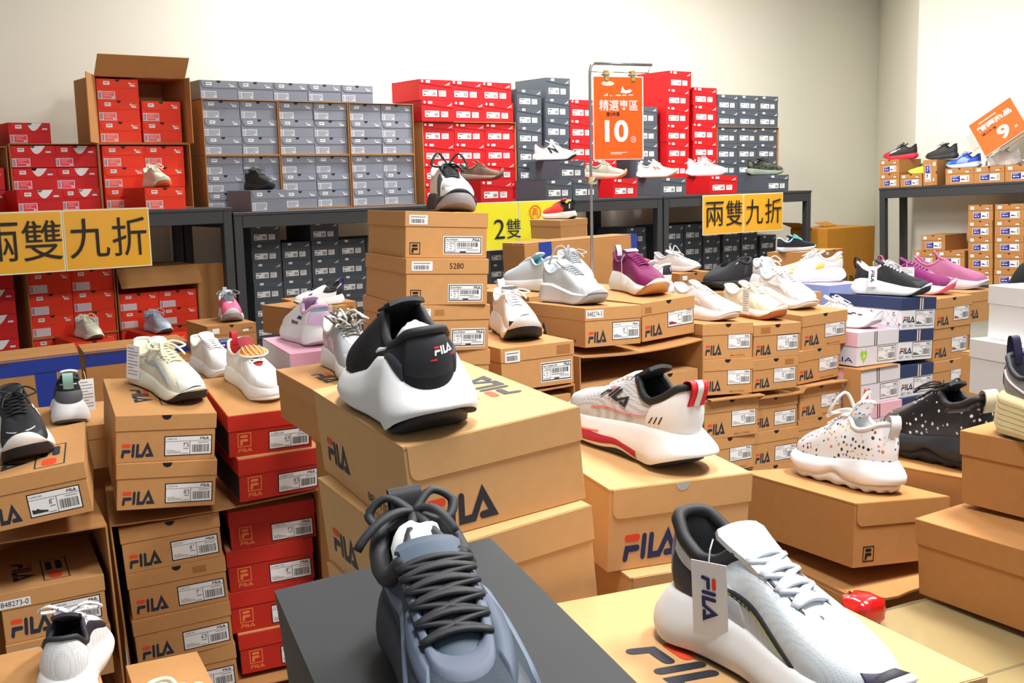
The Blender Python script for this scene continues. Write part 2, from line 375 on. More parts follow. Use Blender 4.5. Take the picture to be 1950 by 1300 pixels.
        for st_, th_, m_ in (([(.5, .85), (1.6, .85)], .32, INK), ([(1.6, .36), (.5, .36)], .3, INK), ([(2.4, .6), (2.8, .6)], .62, REDI)):
            v, f = stroke2(st_, th_); mb.flat(([(b+p_*s, c+q*s) for p_, q in v], f), *a, m_)
    if kind == 'navy':
        put_logo(mark('logo'), x0+W*.06, H*.22, H*.2, *fa, INK, REDI, w=W*.34); put_text(mark('lettering'), 'EST. 1911', x0+W*.06, H*.07, H*.09, *fa, INK, w=W*.3)
        mb = mark('lid_stripe')
        for k, c in enumerate((C(230, 226, 220), C(120, 30, 40), C(230, 226, 220))): mb.rect(W*(.02+.033*k), hb+.001, W*(.05+.033*k), H-.001, *fl, c)
    if kind == 'pink':
        if o.get('pale'): mb = mark('lid_sheet'); mb.slab((x0-o_, F-o_-.0003, hb), (W+2*o_, 0, 0), (0, 0, lh-.0005), -.0002, C(214, 212, 216)); fl = ((0, Yl-.0009, 0), EX, EZ)
        mb = mark('lid_stripe')
        for k in (0, 1): mb.rect(-W*(.05+.05*k), hb, -W*(.03+.05*k), H-.001, *fl, BLACK)
        hv = [(.5, 0), (.1, .5), (0, .72), (.08, .92), (.27, 1), (.45, .9), (.5, .78), (.55, .9), (.73, 1), (.92, .92), (1, .72), (.9, .5)]; mb = mark('heart_mark')
        mb.poly([(x0+W*.08+x*W*.17, H*.08+y*H*.38) for x, y in hv], *fa, C(*o.get('heart', (240, 150, 40))))
        f2 = ((0, Yb-.0009, 0), EX, EZ); put_fbox(mb, x0+W*.135, H*.2, H*.16, *f2, C(255, 236, 190), False)
    if kind == 'greyap': put_text(mark('lettering'), 'AP', x0+W*.35, H*.3, H*.5, *fa, WHITE, bold=.03)
    if o.get('scribble'): put_text(mark('handwriting'), o['scribble'], W*.02, hb+lh*.35, lh*.36, *fl, BLACK)
    if o.get('tape'): mark('tape').rect(x0+W*o['tape'][0], H*o['tape'][1], x0+W*o['tape'][2], H*o['tape'][3], *fl, mat('packing_tape', (164, 110, 62), .25, .6))
    if lid == 'nike':
        if kind == 'red':
            cz = H-.0015; mb = mark('lid_mark'); mb.poly([(W*(-.06+.36*i/12), cz-lh*.88*math.sin(math.pi*(i/12)**.8)) for i in range(13)], *fl, C(238, 234, 240))
            mb.rect(W*.28, H*.8, W*.4, H*.83, (0, Yl-.0009, 0), EX, EZ, C(90, 90, 96))
        else: mark('lid_mark').poly([(W*(.26+.2*x), H*(.74+.2*y)) for x, y in SWOOSH], *fl, C(246, 232, 230) if kind == 'orange' else C(205, 208, 214))
    if lid == 'puma': mark('lid_mark').poly([(W*(.28+.17*x), H*(.72+.17*y)) for x, y in CAT], *fl, C(240, 240, 240))
    if lid == 'mizuno':
        mark('lid_mark').poly([(W*(.2+.1*x), H*(.76+.1*y)) for x, y in ((0, .9), (.5, .1), (1, 1), (.5, .55))], *fl, C(70, 50, 30)); mark('lid_lettering').rect(W*.31, H*.8, W*.42, H*.83, *fl, C(90, 62, 36))
    for nm, mb in MK: P.append((nm, mb.mesh(nm), None))
    # finger hole
    if o.get('notch', 1 if far else 0) and lid not in ('puma',):
        mb = MB(); r = .0125 if far else .011
        pts = arc2(0, H-.0014, r, 180, 360, 8) if lid != 'mizuno' else [(-r, H-.001), (r, H-.001), (0, H-r*1.1)]
        mb.poly(pts, (W*.0+o.get('nx', 0)*W, Yl-.0005, 0), EX, EZ, C(176, 182, 192) if o.get('hole') else C(18, 18, 24))
        P.append(('finger_hole', mb.mesh('finger_hole'), None))
    # size label
    lab = o.get('lab'); mb = MB()
    if lab:
        if lab[0] == 'fila':
            q = o.get('lpos', (.48, .1, .49, .43)); label_fila(mb, x0+W*q[0], H*q[1], W*q[2], H*q[3], Yb, lab[1], lab[2], C(*lab[3]))
        elif lab[0] == 'run': q = o.get('lpos', (.46, .08, .48, .4)); label_run(mb, x0+W*q[0], H*q[1], W*q[2], H*q[3], Yb, lab[1], lab[2])
    elif lid == 'nike' or lid == 'puma' or lid == 'mizuno':
        a = ((x0, Yb-.0006, 0), EX, EZ); b = ((x0, Yb-.001, 0), EX, EZ); c = ((x0, Yb-.0014, 0), EX, EZ)
        if lid == 'nike':
            fill = {'orange': C(248, 104, 92), 'red': C(240, 60, 76), 'grey': C(156, 160, 170)}[kind]
            if o.get('wl'): fill = C(206, 200, 206)
            mb.rect(W*.02, H*.04, W*.43, H*.42, *a, C(230, 205, 214) if kind != 'grey' else C(206, 210, 220)); mb.rect(W*.12, H*.07, W*.41, H*.39, *b, fill)
            barcode(mb, W*.035, H*.08, W*.1, H*.38, *b, C(90, 70, 80) if kind != 'grey' else C(150, 154, 164), 5); wavy(mb, W*.15, W*.36, H*.32, H*.02, *c, C(236, 190, 196) if kind != 'grey' else C(168, 172, 182), 3, 3.5); mb.rect(W*.34, H*.09, W*.4, H*.17, *c, C(210, 210, 214))
        elif lid == 'puma':
            mb.rect(W*.1, H*.2, W*.54, H*.5, *a, C(242, 242, 244)); m2 = MB(); m2.rect(W*.6, H*.2, W*.82, H*.48, *a, C(226, 226, 228))
            wavy(mb, W*.13, W*.28, H*.42, H*.035, *b, BLACK); wavy(mb, W*.13, W*.19, H*.25, H*.05, *b, BLACK); barcode(mb, W*.39, H*.25, W*.51, H*.4, *b, BLACK, 8); wavy(m2, W*.62, W*.78, H*.42, H*.02, *b, GREY, 3, 3); P.append(('price_label', m2.mesh('price_label'), None))
        else:
            mb.rect(W*.2, H*.14, W*.84, H*.54, *a, C(236, 238, 244)); mb.rect(W*.215, H*.16, W*.52, H*.52, *b, C(44, 44, 132))
            wavy(mb, W*.24, W*.46, H*.46, H*.02, *c, C(200, 204, 235), 2, 2.4); wavy(mb, W*.26, W*.34, H*.27, H*.06, *c, C(230, 232, 245)); wavy(mb, W*.37, W*.45, H*.27, H*.05, *c, C(210, 214, 235))
            mb.poly([(W*(.55+.17*x), H*(.25+.2*y)) for x, y in SHOE2], *b, C(*o.get('pic', (60, 60, 64)))); barcode(mb, W*.76, H*.2, W*.82, H*.48, *b, BLACK, 6)
    if mb.f: P.append(('size_label', mb.mesh('size_label'), None))
    # stickers on the lid
    st = o.get('stick'); SK = []
    def stk(nm='price_sticker'): SK.append((nm, MB())); return SK[-1][1]
    sa = ((0, Yl-.0006, 0), EX, EZ); sb = ((0, Yl-.001, 0), EX, EZ)
    if st: sticker(stk(), x0+W*st[0], H*st[1], W*st[2], H*st[3], Yl, st[4] if len(st) > 4 else None)
    elif lid == 'nike':
        mb = stk(); sticker(mb, x0+W*.16, H*.72, W*.15, H*.17, Yl, None, False); wavy(mb, x0+W*.18, x0+W*.28, H*.8, H*.04, *sb, GREY); stk('small_sticker').rect(W*.3, H*.67, W*.42, H*.74, *sb, C(228, 228, 228))
    elif lid == 'puma':
        stk().rect(x0+W*.2, H*.84, x0+W*.33, H*.96, *sa, C(236, 236, 238))
        if kind == 'pred': stk('round_sticker').poly(arc2(x0+W*.09, H*.91, .008, 0, 330, 11), *sa, C(244, 230, 234))
    elif lid == 'mizuno': stk().rect(x0+W*.1, H*.72, x0+W*.24, H*.9, *sa, C(238, 234, 226)); stk('small_sticker').rect(W*.22, H*.72, W*.34, H*.8, *sb, C(240, 236, 230))
    for nm, mb in SK: P.append((nm, mb.mesh(nm), None))
    BOXM[key] = P; return P
ON_LID = ('finger_hole', 'price_sticker', 'small_sticker', 'round_sticker', 'lid_mark', 'lid_lettering', 'lid_stripe', 'handwriting', 'tape', 'top_logo', 'top_emblem', 'top_sheet', 'lid_sheet')
def shoebox(M, kind, W, L, H, label, group=None, **o):
    t = thing('shoebox', M, label, 'shoebox', group)
    lid = None
    for n, me, lb in box_parts(kind, W, L, H, **o):             # what sticks to the lid is a part of the lid
        p = obj(n, me, lid if lid and n in ON_LID else t)
        if n == 'lid': lid = p
    return t
def frame(O, yaw, tx, ty):
    y = R(yaw); u = Vector((math.cos(y), math.sin(y), tx)).normalized(); v = Vector((-math.sin(y), math.cos(y), ty)); v = (v-u*u.dot(v)).normalized(); w_ = u.cross(v)
    return Matrix(((u.x, v.x, w_.x, O[0]), (u.y, v.y, w_.y, O[1]), (u.z, v.z, w_.z, O[2]), (0, 0, 0, 1)))
def stack(data, styles, k=1.0, sx=0, sy=0):
    """boxes piled from the top down; data holds the corner of the top box, heading, lean and sizes in metres"""
    (O, yaw, tx, ty, W, L, bs) = data
    O = [k*O[0], k*O[1], EYE+k*(O[2]-EYE)]; W, L = W*k, L*k
    Fm = frame(O, yaw, tx, ty); z = 0; out = []
    for (H, dx, dy, da), st in zip(bs, styles):
        H *= k; dx *= k; dy *= k
        M = Fm @ Matrix.Translation((dx, dy, z-H)) @ Matrix.Rotation(R(da), 4, 'Z') @ Matrix.Translation((W/2, L/2, 0))
        if st is not None:
            st = dict(st); kind = st.pop('kind'); lb = st.pop('label'); g = st.pop('group', None)
            out.append(shoebox(M, kind, W-.0005, L, H-.0006, lb, g, **st))
        z -= H
    return Fm, z, out
# ------------------------------------------------------------------ shoes
def smooth_table(T, n=400, win=31):
    x = np.linspace(-.2, 1.2, n); y = np.interp(x, [a for a, b in T], [b for a, b in T])
    k = np.hanning(win); k /= k.sum(); y = np.convolve(np.pad(y, win//2, 'edge'), k, 'valid')
    return lambda q: np.interp(q, x, y)
OUTW = smooth_table([(-.2, .125), (.1, .125), (.3, .128), (.45, .14), (.62, .168), (.75, .172), (.9, .15), (1.2, .12)])
INW = smooth_table([(-.2, .118), (.1, .118), (.3, .106), (.45, .108), (.6, .136), (.75, .152), (.9, .15), (1.2, .13)])
def footprint(t, wide=1.0, toe=.24):
    a = 2*np.pi*t; x = .5+.5*np.cos(a); out = np.sin(a) >= 0
    w = np.where(out, OUTW(x), INW(x))*wide
    rh, rt = .15, toe
    f = np.where(x < rh, np.sqrt(np.clip(1-((rh-x)/rh)**2, 0, 1)), 1.)
    f = np.where(x > 1-rt, np.clip(1-(np.clip((x-1+rt)/rt, 0, 1))**2.3, 0, 1)**.5, f)
    return x, np.where(out, 1, -1)*w*f + .018*np.clip((x-.5)/.5, 0, 1)*-1
D_ZT = [(0, .175), (.2, .155), (.45, .125), (.7, .11), (.9, .105), (1, .13)]
D_ZB = [(0, .03), (.07, .0), (.72, 0), (.86, .022), (1, .085)]
D_ZC = [(0, .375), (.06, .37), (.14, .30), (.22, .272), (.3, .29), (.37, .36), (.42, .365), (.55, .32), (.68, .265)]
D_HW = [(0, .05), (.05, .07), (.12, .10), (.2, .108), (.28, .10), (.34, .08), (.4, .064), (.5, .056), (.62, .05), (.68, .045)]
SHOEM = {}
class Shoe:
    NT = 72
    def __init__(s, st):
        s.st = st; s.L = st.get('L', .29); s.flip = st.get('flip', 1)
        s.zt = smooth_table(st.get('zt', D_ZT), win=21); s.zb = smooth_table(st.get('zb', D_ZB), win=15)
        s.zc = smooth_table(st.get('zc', D_ZC), win=21); s.hw = smooth_table(st.get('hw', D_HW), win=15)
        s.xh, s.xv = st.get('xh', .03), st.get('xv', .66); s.wide = st.get('wide', 1.); s.toe = st.get('toe', .24)
        s.th = st.get('toeh', .1)
    def out(s, P):
        P = np.array(P, float); P[..., 0] -= .5; P[..., 1] *= s.flip; return P*s.L
    def foot(s, t, off=0):
        x, y = footprint(t, s.wide, s.toe); e = 1e-3; x1, y1 = footprint(t+e, s.wide, s.toe); x0, y0 = footprint(t-e, s.wide, s.toe)
        dx, dy = x1-x0, y1-y0; n = np.hypot(dx, dy)+1e-9
        return x+dy/n*off, y-dx/n*off, dy/n, -dx/n
    def rings(s, lv, t=None, closed=True):
        """lv: list of (offset, z-function of x)"""
        t = np.arange(s.NT)/s.NT if t is None else t; P = []
        for off, zf in lv:
            o = off(t) if callable(off) else off
            x, y, _, _ = s.foot(t, o); x0, _ = footprint(t, s.wide, s.toe); P.append(np.stack([x, y, zf(x0)], -1))
        return np.stack(P, 1)
    def cap(s, mb, ring, m, flip=False):
        n = len(ring); h = n//2; fs = []
        for i in range(h): 
            a, b, c, d = i, i+1, (n-i-1) % n, (n-i) % n
            f = [a, b, c, d]; f = [q for k, q in enumerate(f) if q not in f[:k]]
            if len(f) > 2: fs.append(tuple(f[::-1] if flip else f))
        mb.add(s.out(ring), fs, m)
    def throat(s, t):
        q = .5+.5*np.cos(2*np.pi*t); x = s.xh+(s.xv-s.xh)*q; sg = np.where(np.sin(2*np.pi*t) >= 0, 1, -1)
        f = np.clip(1-np.clip((q-.93)/.07, 0, 1)**2, 0, 1)**.5*np.where(q < .06, np.sqrt(np.clip(1-((.06-q)/.06)**2, 0, 1)), 1)
        y = sg*s.hw(x)*f - .012*np.clip((x-.3)/.4, 0, 1)
        return np.stack([x, y, s.zc(x)], -1)
    def surf(s, t, v, off=0):
        t = np.asarray(t, float); v = np.asarray(v, float)
        def pos(t, v):
            x, y, nx, ny = s.foot(t, -.016); x0, _ = footprint(t, s.wide, s.toe); P0 = np.stack([x, y, s.zt(x0)-.012], -1); P1 = s.throat(t)
            dz = P1[..., 2]-P0[..., 2]; front = np.clip((x0-.62)/.38, 0, 1); heel = np.clip((.2-x0)/.2, 0, 1)
            up = dz*(.5*(1-front))+front*(s.th*1.05); bl = .012+.012*front+.014*heel
            C1 = P0+np.stack([nx*bl, ny*bl, up], -1)
            k = .30*(1-front)+.5*front
            C2 = P1+(P0-P1)*np.stack([k, k, 0*k], -1)*1.0; C2[..., 2] = P1[..., 2]-dz*(.16*(1-front)+.30*front)-.0*front
            C2 += np.stack([nx, ny, 0*nx], -1)*(.012*(1-front)[..., None] if False else 0)
            vv = v[..., None]; w_ = 1-vv
            return w_**3*P0+3*w_*w_*vv*C1+3*w_*vv*vv*C2+vv**3*P1
        P = pos(t, v)
        if np.any(off):
            e = 2e-3; a = pos(t+e, v)-pos(t-e, v); b = pos(t, np.clip(v+e, 0, 1))-pos(t, np.clip(v-e, 0, 1))
            n = np.cross(a, b); n /= np.linalg.norm(n, axis=-1, keepdims=True)+1e-9
            P = P+n*np.asarray(off)[..., None] if np.ndim(off) else P+n*off
        return P
    def band(s, mb, t0, t1, lo, hi, m, off=.006, nt=28, nv=6):
        ts = np.linspace(0, 1, nt); l = np.array([lo(q) if callable(lo) else lo for q in ts]); h = np.array([hi(q) if callable(hi) else hi for q in ts])
        vv = np.linspace(0, 1, nv)[None, :]; V = np.clip(l[:, None]*(1-vv)+h[:, None]*vv, 0, 1); T = (t0+(t1-t0)*ts)[:, None]+0*V
        O = np.full(V.shape, off); O[0, :] = O[-1, :] = 0; O[:, 0] = 0; O[:, -1] = 0
        mb.grid(s.out(s.surf(T, V, O)), m, flip=(s.flip < 0) ^ (t1 < t0))
    def print2(s, mb, vf, t0, v0, dt, dv, m, off=.008):
        """flat lettering laid on the upper: x runs along t, y along v"""
        v, f = vf; a = np.array(v); P = s.out(s.surf(t0+a[:, 0]*dt, np.clip(v0+a[:, 1]*dv, 0, 1), off)); mb.add(P, f, m)
def shoe_parts(st):
    key = str(sorted((k, str(v)) for k, v in st.items()))
    if key in SHOEM: return SHOEM[key]
    s = Shoe(st); P = []; L = s.L; NT = s.NT
    cm = lambda k, d: (lambda q: q if not isinstance(q, tuple) else C(*q))(st.get(k, d))
    up, mid, outm, lin_, ton, lac = cm('up', (230, 230, 230)), cm('mid', (240, 240, 240)), cm('outs', (40, 40, 40)), cm('lin', (60, 60, 64)), cm('ton', None) if st.get('ton') else cm('up', (230, 230, 230)), cm('lac', (240, 240, 240))
    fl = s.flip < 0
    zo = smooth_table(st.get('zo', [(0, .035), (.1, .018), (.8, .014), (.9, .025), (1, .04)]), win=15); fr = st.get('flare', .012)
    t = np.arange(NT)/NT; x0, _ = footprint(t, s.wide, s.toe); hb = st.get('heelflare', .02)*np.clip((.22-x0)/.22, 0, 1)
    arch = st.get('arch', 0); ach = lambda x: arch*np.exp(-((x-.40)/.09)**2)
    zB = lambda x: s.zb(x); zM = lambda x: s.zb(x)+zo(x)+ach(x)
    # outsole
    mb = MB(); G = s.rings([(-.012, zB), (fr*.3, lambda x: s.zb(x)+zo(x)*.25), (fr*.5+.001, zM), (-.03, lambda x: zM(x)+.004)], t)
    if st.get('lugs'):
        for i in range(NT):
            if (i//2) % 2: G[i, 0, 2] += .014; G[i, 1, 2] += .012
    mb.grid(s.out(G), outm, True, fl); s.cap(mb, G[:, 0], outm, not fl); P.append(('outsole', mb.mesh('outsole', True)))
    # midsole
    mb = MB(); r = st.get('ridge', 0)
    prof = [(0, fr*.5), (.12, fr), (.35, fr*1.25), (.6, fr*.9), (.85, fr*.3), (.97, -.002), (1.02, -.014), (1.02, -.05)]
    if r: prof = [(0, fr*.5)] + [(.08+.84*i/12, fr+(.005 if i % 2 else -.006)) for i in range(13)] + [(1, -.004), (1.02, -.03)]
    def lev(f, o): return ((lambda q, o=o, f=f: o+hb*(1-f)*np.ones_like(q)), (lambda x, f=f: zM(x)*(1-f)+s.zt(x)*f))
    G = s.rings([lev(f, o) for f, o in prof], t); mb.grid(s.out(G), mid, True, fl)
    P.append(('midsole', mb.mesh('midsole', True)))
    for (f0, f1, t0, t1, c) in st.get('mbands', []):                 # coloured wedge let into the side of the midsole
        mb = MB(); tt = np.linspace(t0, t1, 30); n = 5; rows = []
        for j in range(n):
            q = np.linspace(0, 1, 30); a = np.array([f0(z) if callable(f0) else f0 for z in q]); b = np.array([f1(z) if callable(f1) else f1 for z in q]); f = a+(b-a)*j/(n-1)
            xx, _ = footprint(tt, s.wide, s.toe); o = np.interp(f, [p[0] for p in prof], [p[1] for p in prof])+.004*(1 if 0 < j < n-1 else -.3); h2 = st.get('heelflare', .02)*np.clip((.22-xx)/.22, 0, 1)*(1-f)
            x, y, _, _ = s.foot(tt, o+h2); rows.append(np.stack([x, y, zM(xx)*(1-f)+s.zt(xx)*f], -1))
        mb.grid(s.out(np.stack(rows, 1)), C(*c) if isinstance(c, tuple) else c, False, fl ^ (t1 < t0)); P.append(('midsole_insert', mb.mesh('midsole_insert', True)))
    # upper
    mb = MB(); NV = 14; T, V = np.meshgrid(t, np.linspace(0, 1, NV), indexing='ij'); G = s.surf(T, V); mb.grid(s.out(G), up, True, fl)
    P.append(('upper', mb.mesh('upper', True)))
    # lining and insole
    mb = MB(); th = s.throat(t); x1, y1, _, _ = s.foot(t, -.05); low = np.stack([x1*.94+.02, y1*.82, s.zt(x1)+.02], -1)
    inn = th.copy(); c0 = np.array([s.xh+.25*(s.xv-s.xh), 0, 0]); inn[:, :2] += (c0[:2]-inn[:, :2])*.10; inn[:, 2] -= .012
    half = low*.45+inn*.55
    G = np.stack([th, inn, half, low], 1); mb.grid(s.out(G), lin_, True, not fl); P.append(('lining', mb.mesh('lining', True)))
    mb = MB(); rg = low.copy(); rg[:, 2] -= .004; s.cap(mb, rg, cm('ins', (225, 225, 225)), fl); 
    if st.get('stuff'):                                             # crumpled white paper filling the shoe
        mb2 = MB(); a = np.linspace(0, 2*np.pi, 20, endpoint=False); rows = []
        for i, (rr, z) in enumerate(((1, -.09), (.95, -.03), (.7, .0), (.35, .018), (.02, .022))):
            j = .006*np.sin(a*5+i*2); rows.append(np.stack([.19+(.125+j)*rr*np.cos(a), (.078+j)*rr*np.sin(a), s.zc(.2)+st['stuff']+z+.008*np.sin(a*3+i)], -1))
        mb2.grid(s.out(np.stack(rows, 1).transpose(0, 1, 2)), C(246, 246, 248), True, not fl); P.append(('paper_stuffing', mb2.mesh('paper_stuffing', True)))
    P.append(('insole', mb.mesh('insole')))
    # padded collar
    tc = .5+np.linspace(-1, 1, 41)*st.get('ct', .262); cp = s.throat(tc); cp[:, 2] += .002
    mb = MB(); mb.tube(s.out(cp).tolist(), st.get('cr', .016)*L, cm('col', None) if st.get('col') else lin_, 8); P.append(('collar', mb.mesh('collar', True)))
    # tongue
    if st.get('tongue', True):
        mb = MB(); zv = float(s.zc(s.xv)); zt_ = float(s.zc(.4)); hgt = st.get('tz', .07); xs = [s.xv+.03, .6, .5, .42, .36, .31, .285]; zs = [zv-.02, float(s.zc(.6))-.004, float(s.zc(.5))-.002, zt_+.004, zt_+.03, zt_+hgt*.8, zt_+hgt]
        rows = []
        for x, z, i in zip(xs, zs, range(9)):
            wd = (.05, .058, .062, .068, .076, .082, .07)[i]*st.get('tw', 1); y = np.linspace(-1, 1, 9); rows.append(np.stack([x+0*y+.006*(1-y*y)*0, y*wd-.012*np.clip((x-.3)/.4, 0, 1), z+.012*(1-y*y)], -1))
        A = np.stack(rows, 0); B = A.copy(); B[..., 0] -= .012; B[..., 2] -= .016
        ring = np.concatenate([A, B[:, ::-1]], 1); ring = np.concatenate([ring, ring[:, :1]], 1); mb.grid(s.out(ring), ton, False, fl)
        tp = np.stack([A[-1], B[-1]], 0); mb.grid(s.out(tp), ton); P.append(('tongue', mb.mesh('tongue', True)))
        if st.get('tlogo'):
            mb = MB(); z = zs[4]; c = s.out(np.array([[.372, 0, z+.02], [.31, 0, zs[5]+.016]])); ex = Vector((0, -1, 0)); d = Vector(c[1]-c[0]).normalized()
            mb.rect(-.022, 0, .022, .02, c[0], ex, d, C(*st['tlogo'])); nn = ex.cross(d)*.0008; put_logo(mb, -.018, .004, .012, Vector(c[0])+nn, ex, d, INK, REDI, w=.036); P.append(('tongue_label', mb.mesh('tongue_label')))
    # laces
    n = st.get('rows', 6)
    if n:
        mb = MB(); lr = st.get('lr', .0028); xs = np.linspace(*st.get('lx', (.62, .41)), n); q = []
        for x in xs:
            a = []
            for sg in (1, -1):
                y = sg*(float(s.hw(x))+.022)-.012*max(0, (x-.3)/.4); a.append(np.array([x, y, float(s.zc(x))+.004]))
            q.append(a)
        for i, (a, b) in enumerate(q):
            m_ = (a+b)/2+np.array([0, 0, .026]); mb.tube(s.out(np.array(bez([a, (a+m_*2)/3+np.array([0, 0, .008]), (b+m_*2)/3+np.array([0, 0, .008]), b], 8))).tolist(), lr, lac, 6, .6)
            if i < n-1:
                for k in (0, 1):
                    p, r_ = q[i][k], q[i+1][1-k]; m_ = (p+r_)/2+np.array([0, 0, .022]); mb.tube(s.out(np.array(bez([p, m_, r_], 6))).tolist(), lr, lac, 6, .6)
        k0 = (q[-1][0]+q[-1][1])/2+np.array([-.01, 0, .035])
        if st.get('bow', 1):
            bz = st.get('bow', 1)
            for sg in (1, -1):
                lp = [k0, k0+np.array([.0, .10*sg, .06*bz]), k0+np.array([.07, .17*sg, -.01]), k0+np.array([.09, .07*sg, -.02]), k0]
                mb.tube(s.out(np.array(crom(lp, 6))).tolist(), lr, lac, 6, .7)
                e = [k0, k0+np.array([.05, .05*sg, .03]), k0+np.array([.13, .09*sg, -.02]), k0+np.array([.19, .10*sg, -.06])]
                mb.tube(s.out(np.array(bez(e, 10))).tolist(), lr, lac, 6, .7)
        P.append(('laces', mb.mesh('laces', True)))
    # overlays
    for (nm, t0, t1, lo, hi, c) in st.get('bands', []):
        mb = MB(); s.band(mb, t0, t1, lo, hi, C(*c) if isinstance(c, tuple) else c, st.get('boff', .006)); P.append((nm, mb.mesh(nm, True)))
    for (kind, t0, v0, dt, dv, c, c2) in st.get('prints', []):
        mb = MB(); c = C(*c); c2 = C(*c2)
        if kind == 'logo':
            for k, vf in LOGO: s.print2(mb, vf, t0, v0, dt/2.8, dv, c2 if k == 0 else c)
        elif kind == 'N': s.print2(mb, text2('N', .03)[0], t0, v0, dt, dv, c)
        elif kind == 'fbox':
            for vf in (stroke2([(.3, .74), (.66, .74)], .2), stroke2([(.68, .46), (.3, .46), (.27, .22)], .2), stroke2([(0, 0), (1, 0), (1, 1), (0, 1), (0, 0)], .07)): s.print2(mb, vf, t0, v0, dt, dv, c)
        else:
            for vf in kind: s.print2(mb, vf, t0, v0, dt, dv, c)
        P.append(('logo', mb.mesh('logo')))
    if st.get('tab'):                                               # pull loop at the heel
        mb = MB(); c, ht, wd = st['tab']; z = float(s.zc(s.xh)); pts = [(.005, z-.09), (-.022, z-.01), (-.012, z+ht), (.02, z+ht*1.05), (.045, z+.01), (.05, z-.05)]
        cr = crom([(x, 0, zz) for x, zz in pts], 5); g = np.array([[(p.x, y, p.z) for y in np.linspace(-wd, wd, 4)] for p in cr]); mb.grid(s.out(g), C(*c) if isinstance(c, tuple) else c, False, fl); g2 = g.copy(); g2[..., 0] += .008; mb.grid(s.out(g2), C(*c) if isinstance(c, tuple) else c, False, not fl)
        if st.get('tab2'):
            g = np.array([[(p.x-.004, y, p.z+.002) for y in (-wd*.35, wd*.35)] for p in cr]); mb.grid(s.out(g), C(*st['tab2']), False, fl)
        P.append(('pull_loop', mb.mesh('pull_loop', True)))
    if st.get('card'):                                              # hang tag on the laces or collar
        (x, y, z), yaw, w_, h_, txt = st['card']; mb = MB(); ex = Vector((math.cos(R(yaw)), math.sin(R(yaw)), 0)); O = Vector(s.out(np.array([x, y, z]))); n_ = ex.cross(EZ)
        ez = Vector((0, 0, 1)); lean = st.get('lean', 0); ez = (ez+n_*-lean).normalized(); n_ = ex.cross(ez)
        mb.slab(O-ex*w_/2-ez*h_, ex*w_, ez*h_, .0008, C(244, 244, 246))
        a = (O-ex*w_/2-ez*h_+n_*.0016, ex, ez)
        if txt == 'logo': put_logo(mb, 0, 0, w_*.42, a[0]+ex*w_*.28+ez*h_*.82, -ez, ex, INKB, REDI, w=h_*.6)
        else:
            for i in range(9): wavy(mb, w_*.12, w_*(.9 if i % 3 else .6), h_*(.9-.095*i), h_*.018, *a, GREY)
        mb.tube([O, O+ez*.012-n_*.004, O+ez*.02-n_*.012], .0008, C(230, 230, 230), 5); P.append(('hang_tag', mb.mesh('hang_tag')))
    for nm, fn in st.get('extra', []):
        mb = MB(); fn(s, mb); P.append((nm, mb.mesh(nm, True)))
    SHOEM[key] = P; return P
def shoe(M, label, group=None, cat='shoe', **st):
    t = thing('sneaker', M, label, cat, group)
    for n, me in shoe_parts(st): obj(n, me, t)
    return t
def on(heel, toe_dir, roll=0, pitch=0, up=None):
    """shoe frame: HEEL is the ground point under the heel, TOE_DIR the heading in degrees"""
    M = Matrix.Translation(heel)
    if up is not None:
        M = M @ Vector((0, 0, 1)).rotation_difference(Vector(up)).to_matrix().to_4x4()
    return M @ Matrix.Rotation(R(toe_dir), 4, 'Z')
# ------------------------------------------------------------------ setting
WALL = mat('plaster_wall', (232, 230, 216), .85, .2, noise=.035, nscale=1.3, bump=.04, bscale=60)
def wall_quad(name, s0, d0, s1, d1, z0=0, z1=3.8, th=.1):
    a, b = wpt(s0, d0, z0), wpt(s1, d1, z0); mb = MB(); mb.slab(a, b-a, (0, 0, z1-z0), -th, WALL); struct(name, mb.mesh(name))
wall_quad('wall_back', -7, 6.62, 9.62, 6.62)
wall_quad('wall_corner', 9.62, 6.62, 8.42, 5.415)
wall_quad('wall_right', 8.42, 5.415, 8.42, -1.5)
mb = MB(); mb.slab((-9, -1.5, 0), (19, 0, 0), (0, 16, 0), -.1, mat('concrete_floor', (150, 148, 142), .6, .4, noise=.12, nscale=3)); struct('floor', mb.mesh('floor'))
mb = MB(); mb.slab((-9, -1.0, 3.8), (19, 0, 0), (0, 15, 0), .1, mat('ceiling_paint', (225, 225, 220), .9)); struct('ceiling', mb.mesh('ceiling'))
for i, (l, sx, sy, rot) in enumerate(LAMPS):
    o = thing('ceiling_lamp', Matrix.Translation((l.x, l.y, 3.8)) @ Matrix.Rotation(rot[2], 4, 'Z'), 'white metal ceiling lamp housing above the shoe piles', 'lamp', 'ceiling lamps')
    mb = MB(); mb.box((-sx/2-.05, -sy/2-.05, -.06), (sx/2+.05, sy/2+.05, 0), C(235, 235, 235)); obj('housing', mb.mesh('housing'), o)
    mb = MB()
    for q in (-1, 1): mb.tube([(q*sx*.4, 0, -.06), (q*sx*.4, 0, l.z-3.8+.02)], .006, CHROME, 6)
    mb.box((-sx/2, -sy/2, l.z-3.8+.005), (sx/2, sy/2, l.z-3.8+.03), C(240, 240, 240)); obj('reflector', mb.mesh('reflector'), o)
def W(s, d, z, yaw=0): return Matrix.Translation(wpt(s, d, z)) @ Matrix.Rotation(PH+R(yaw), 4, 'Z')
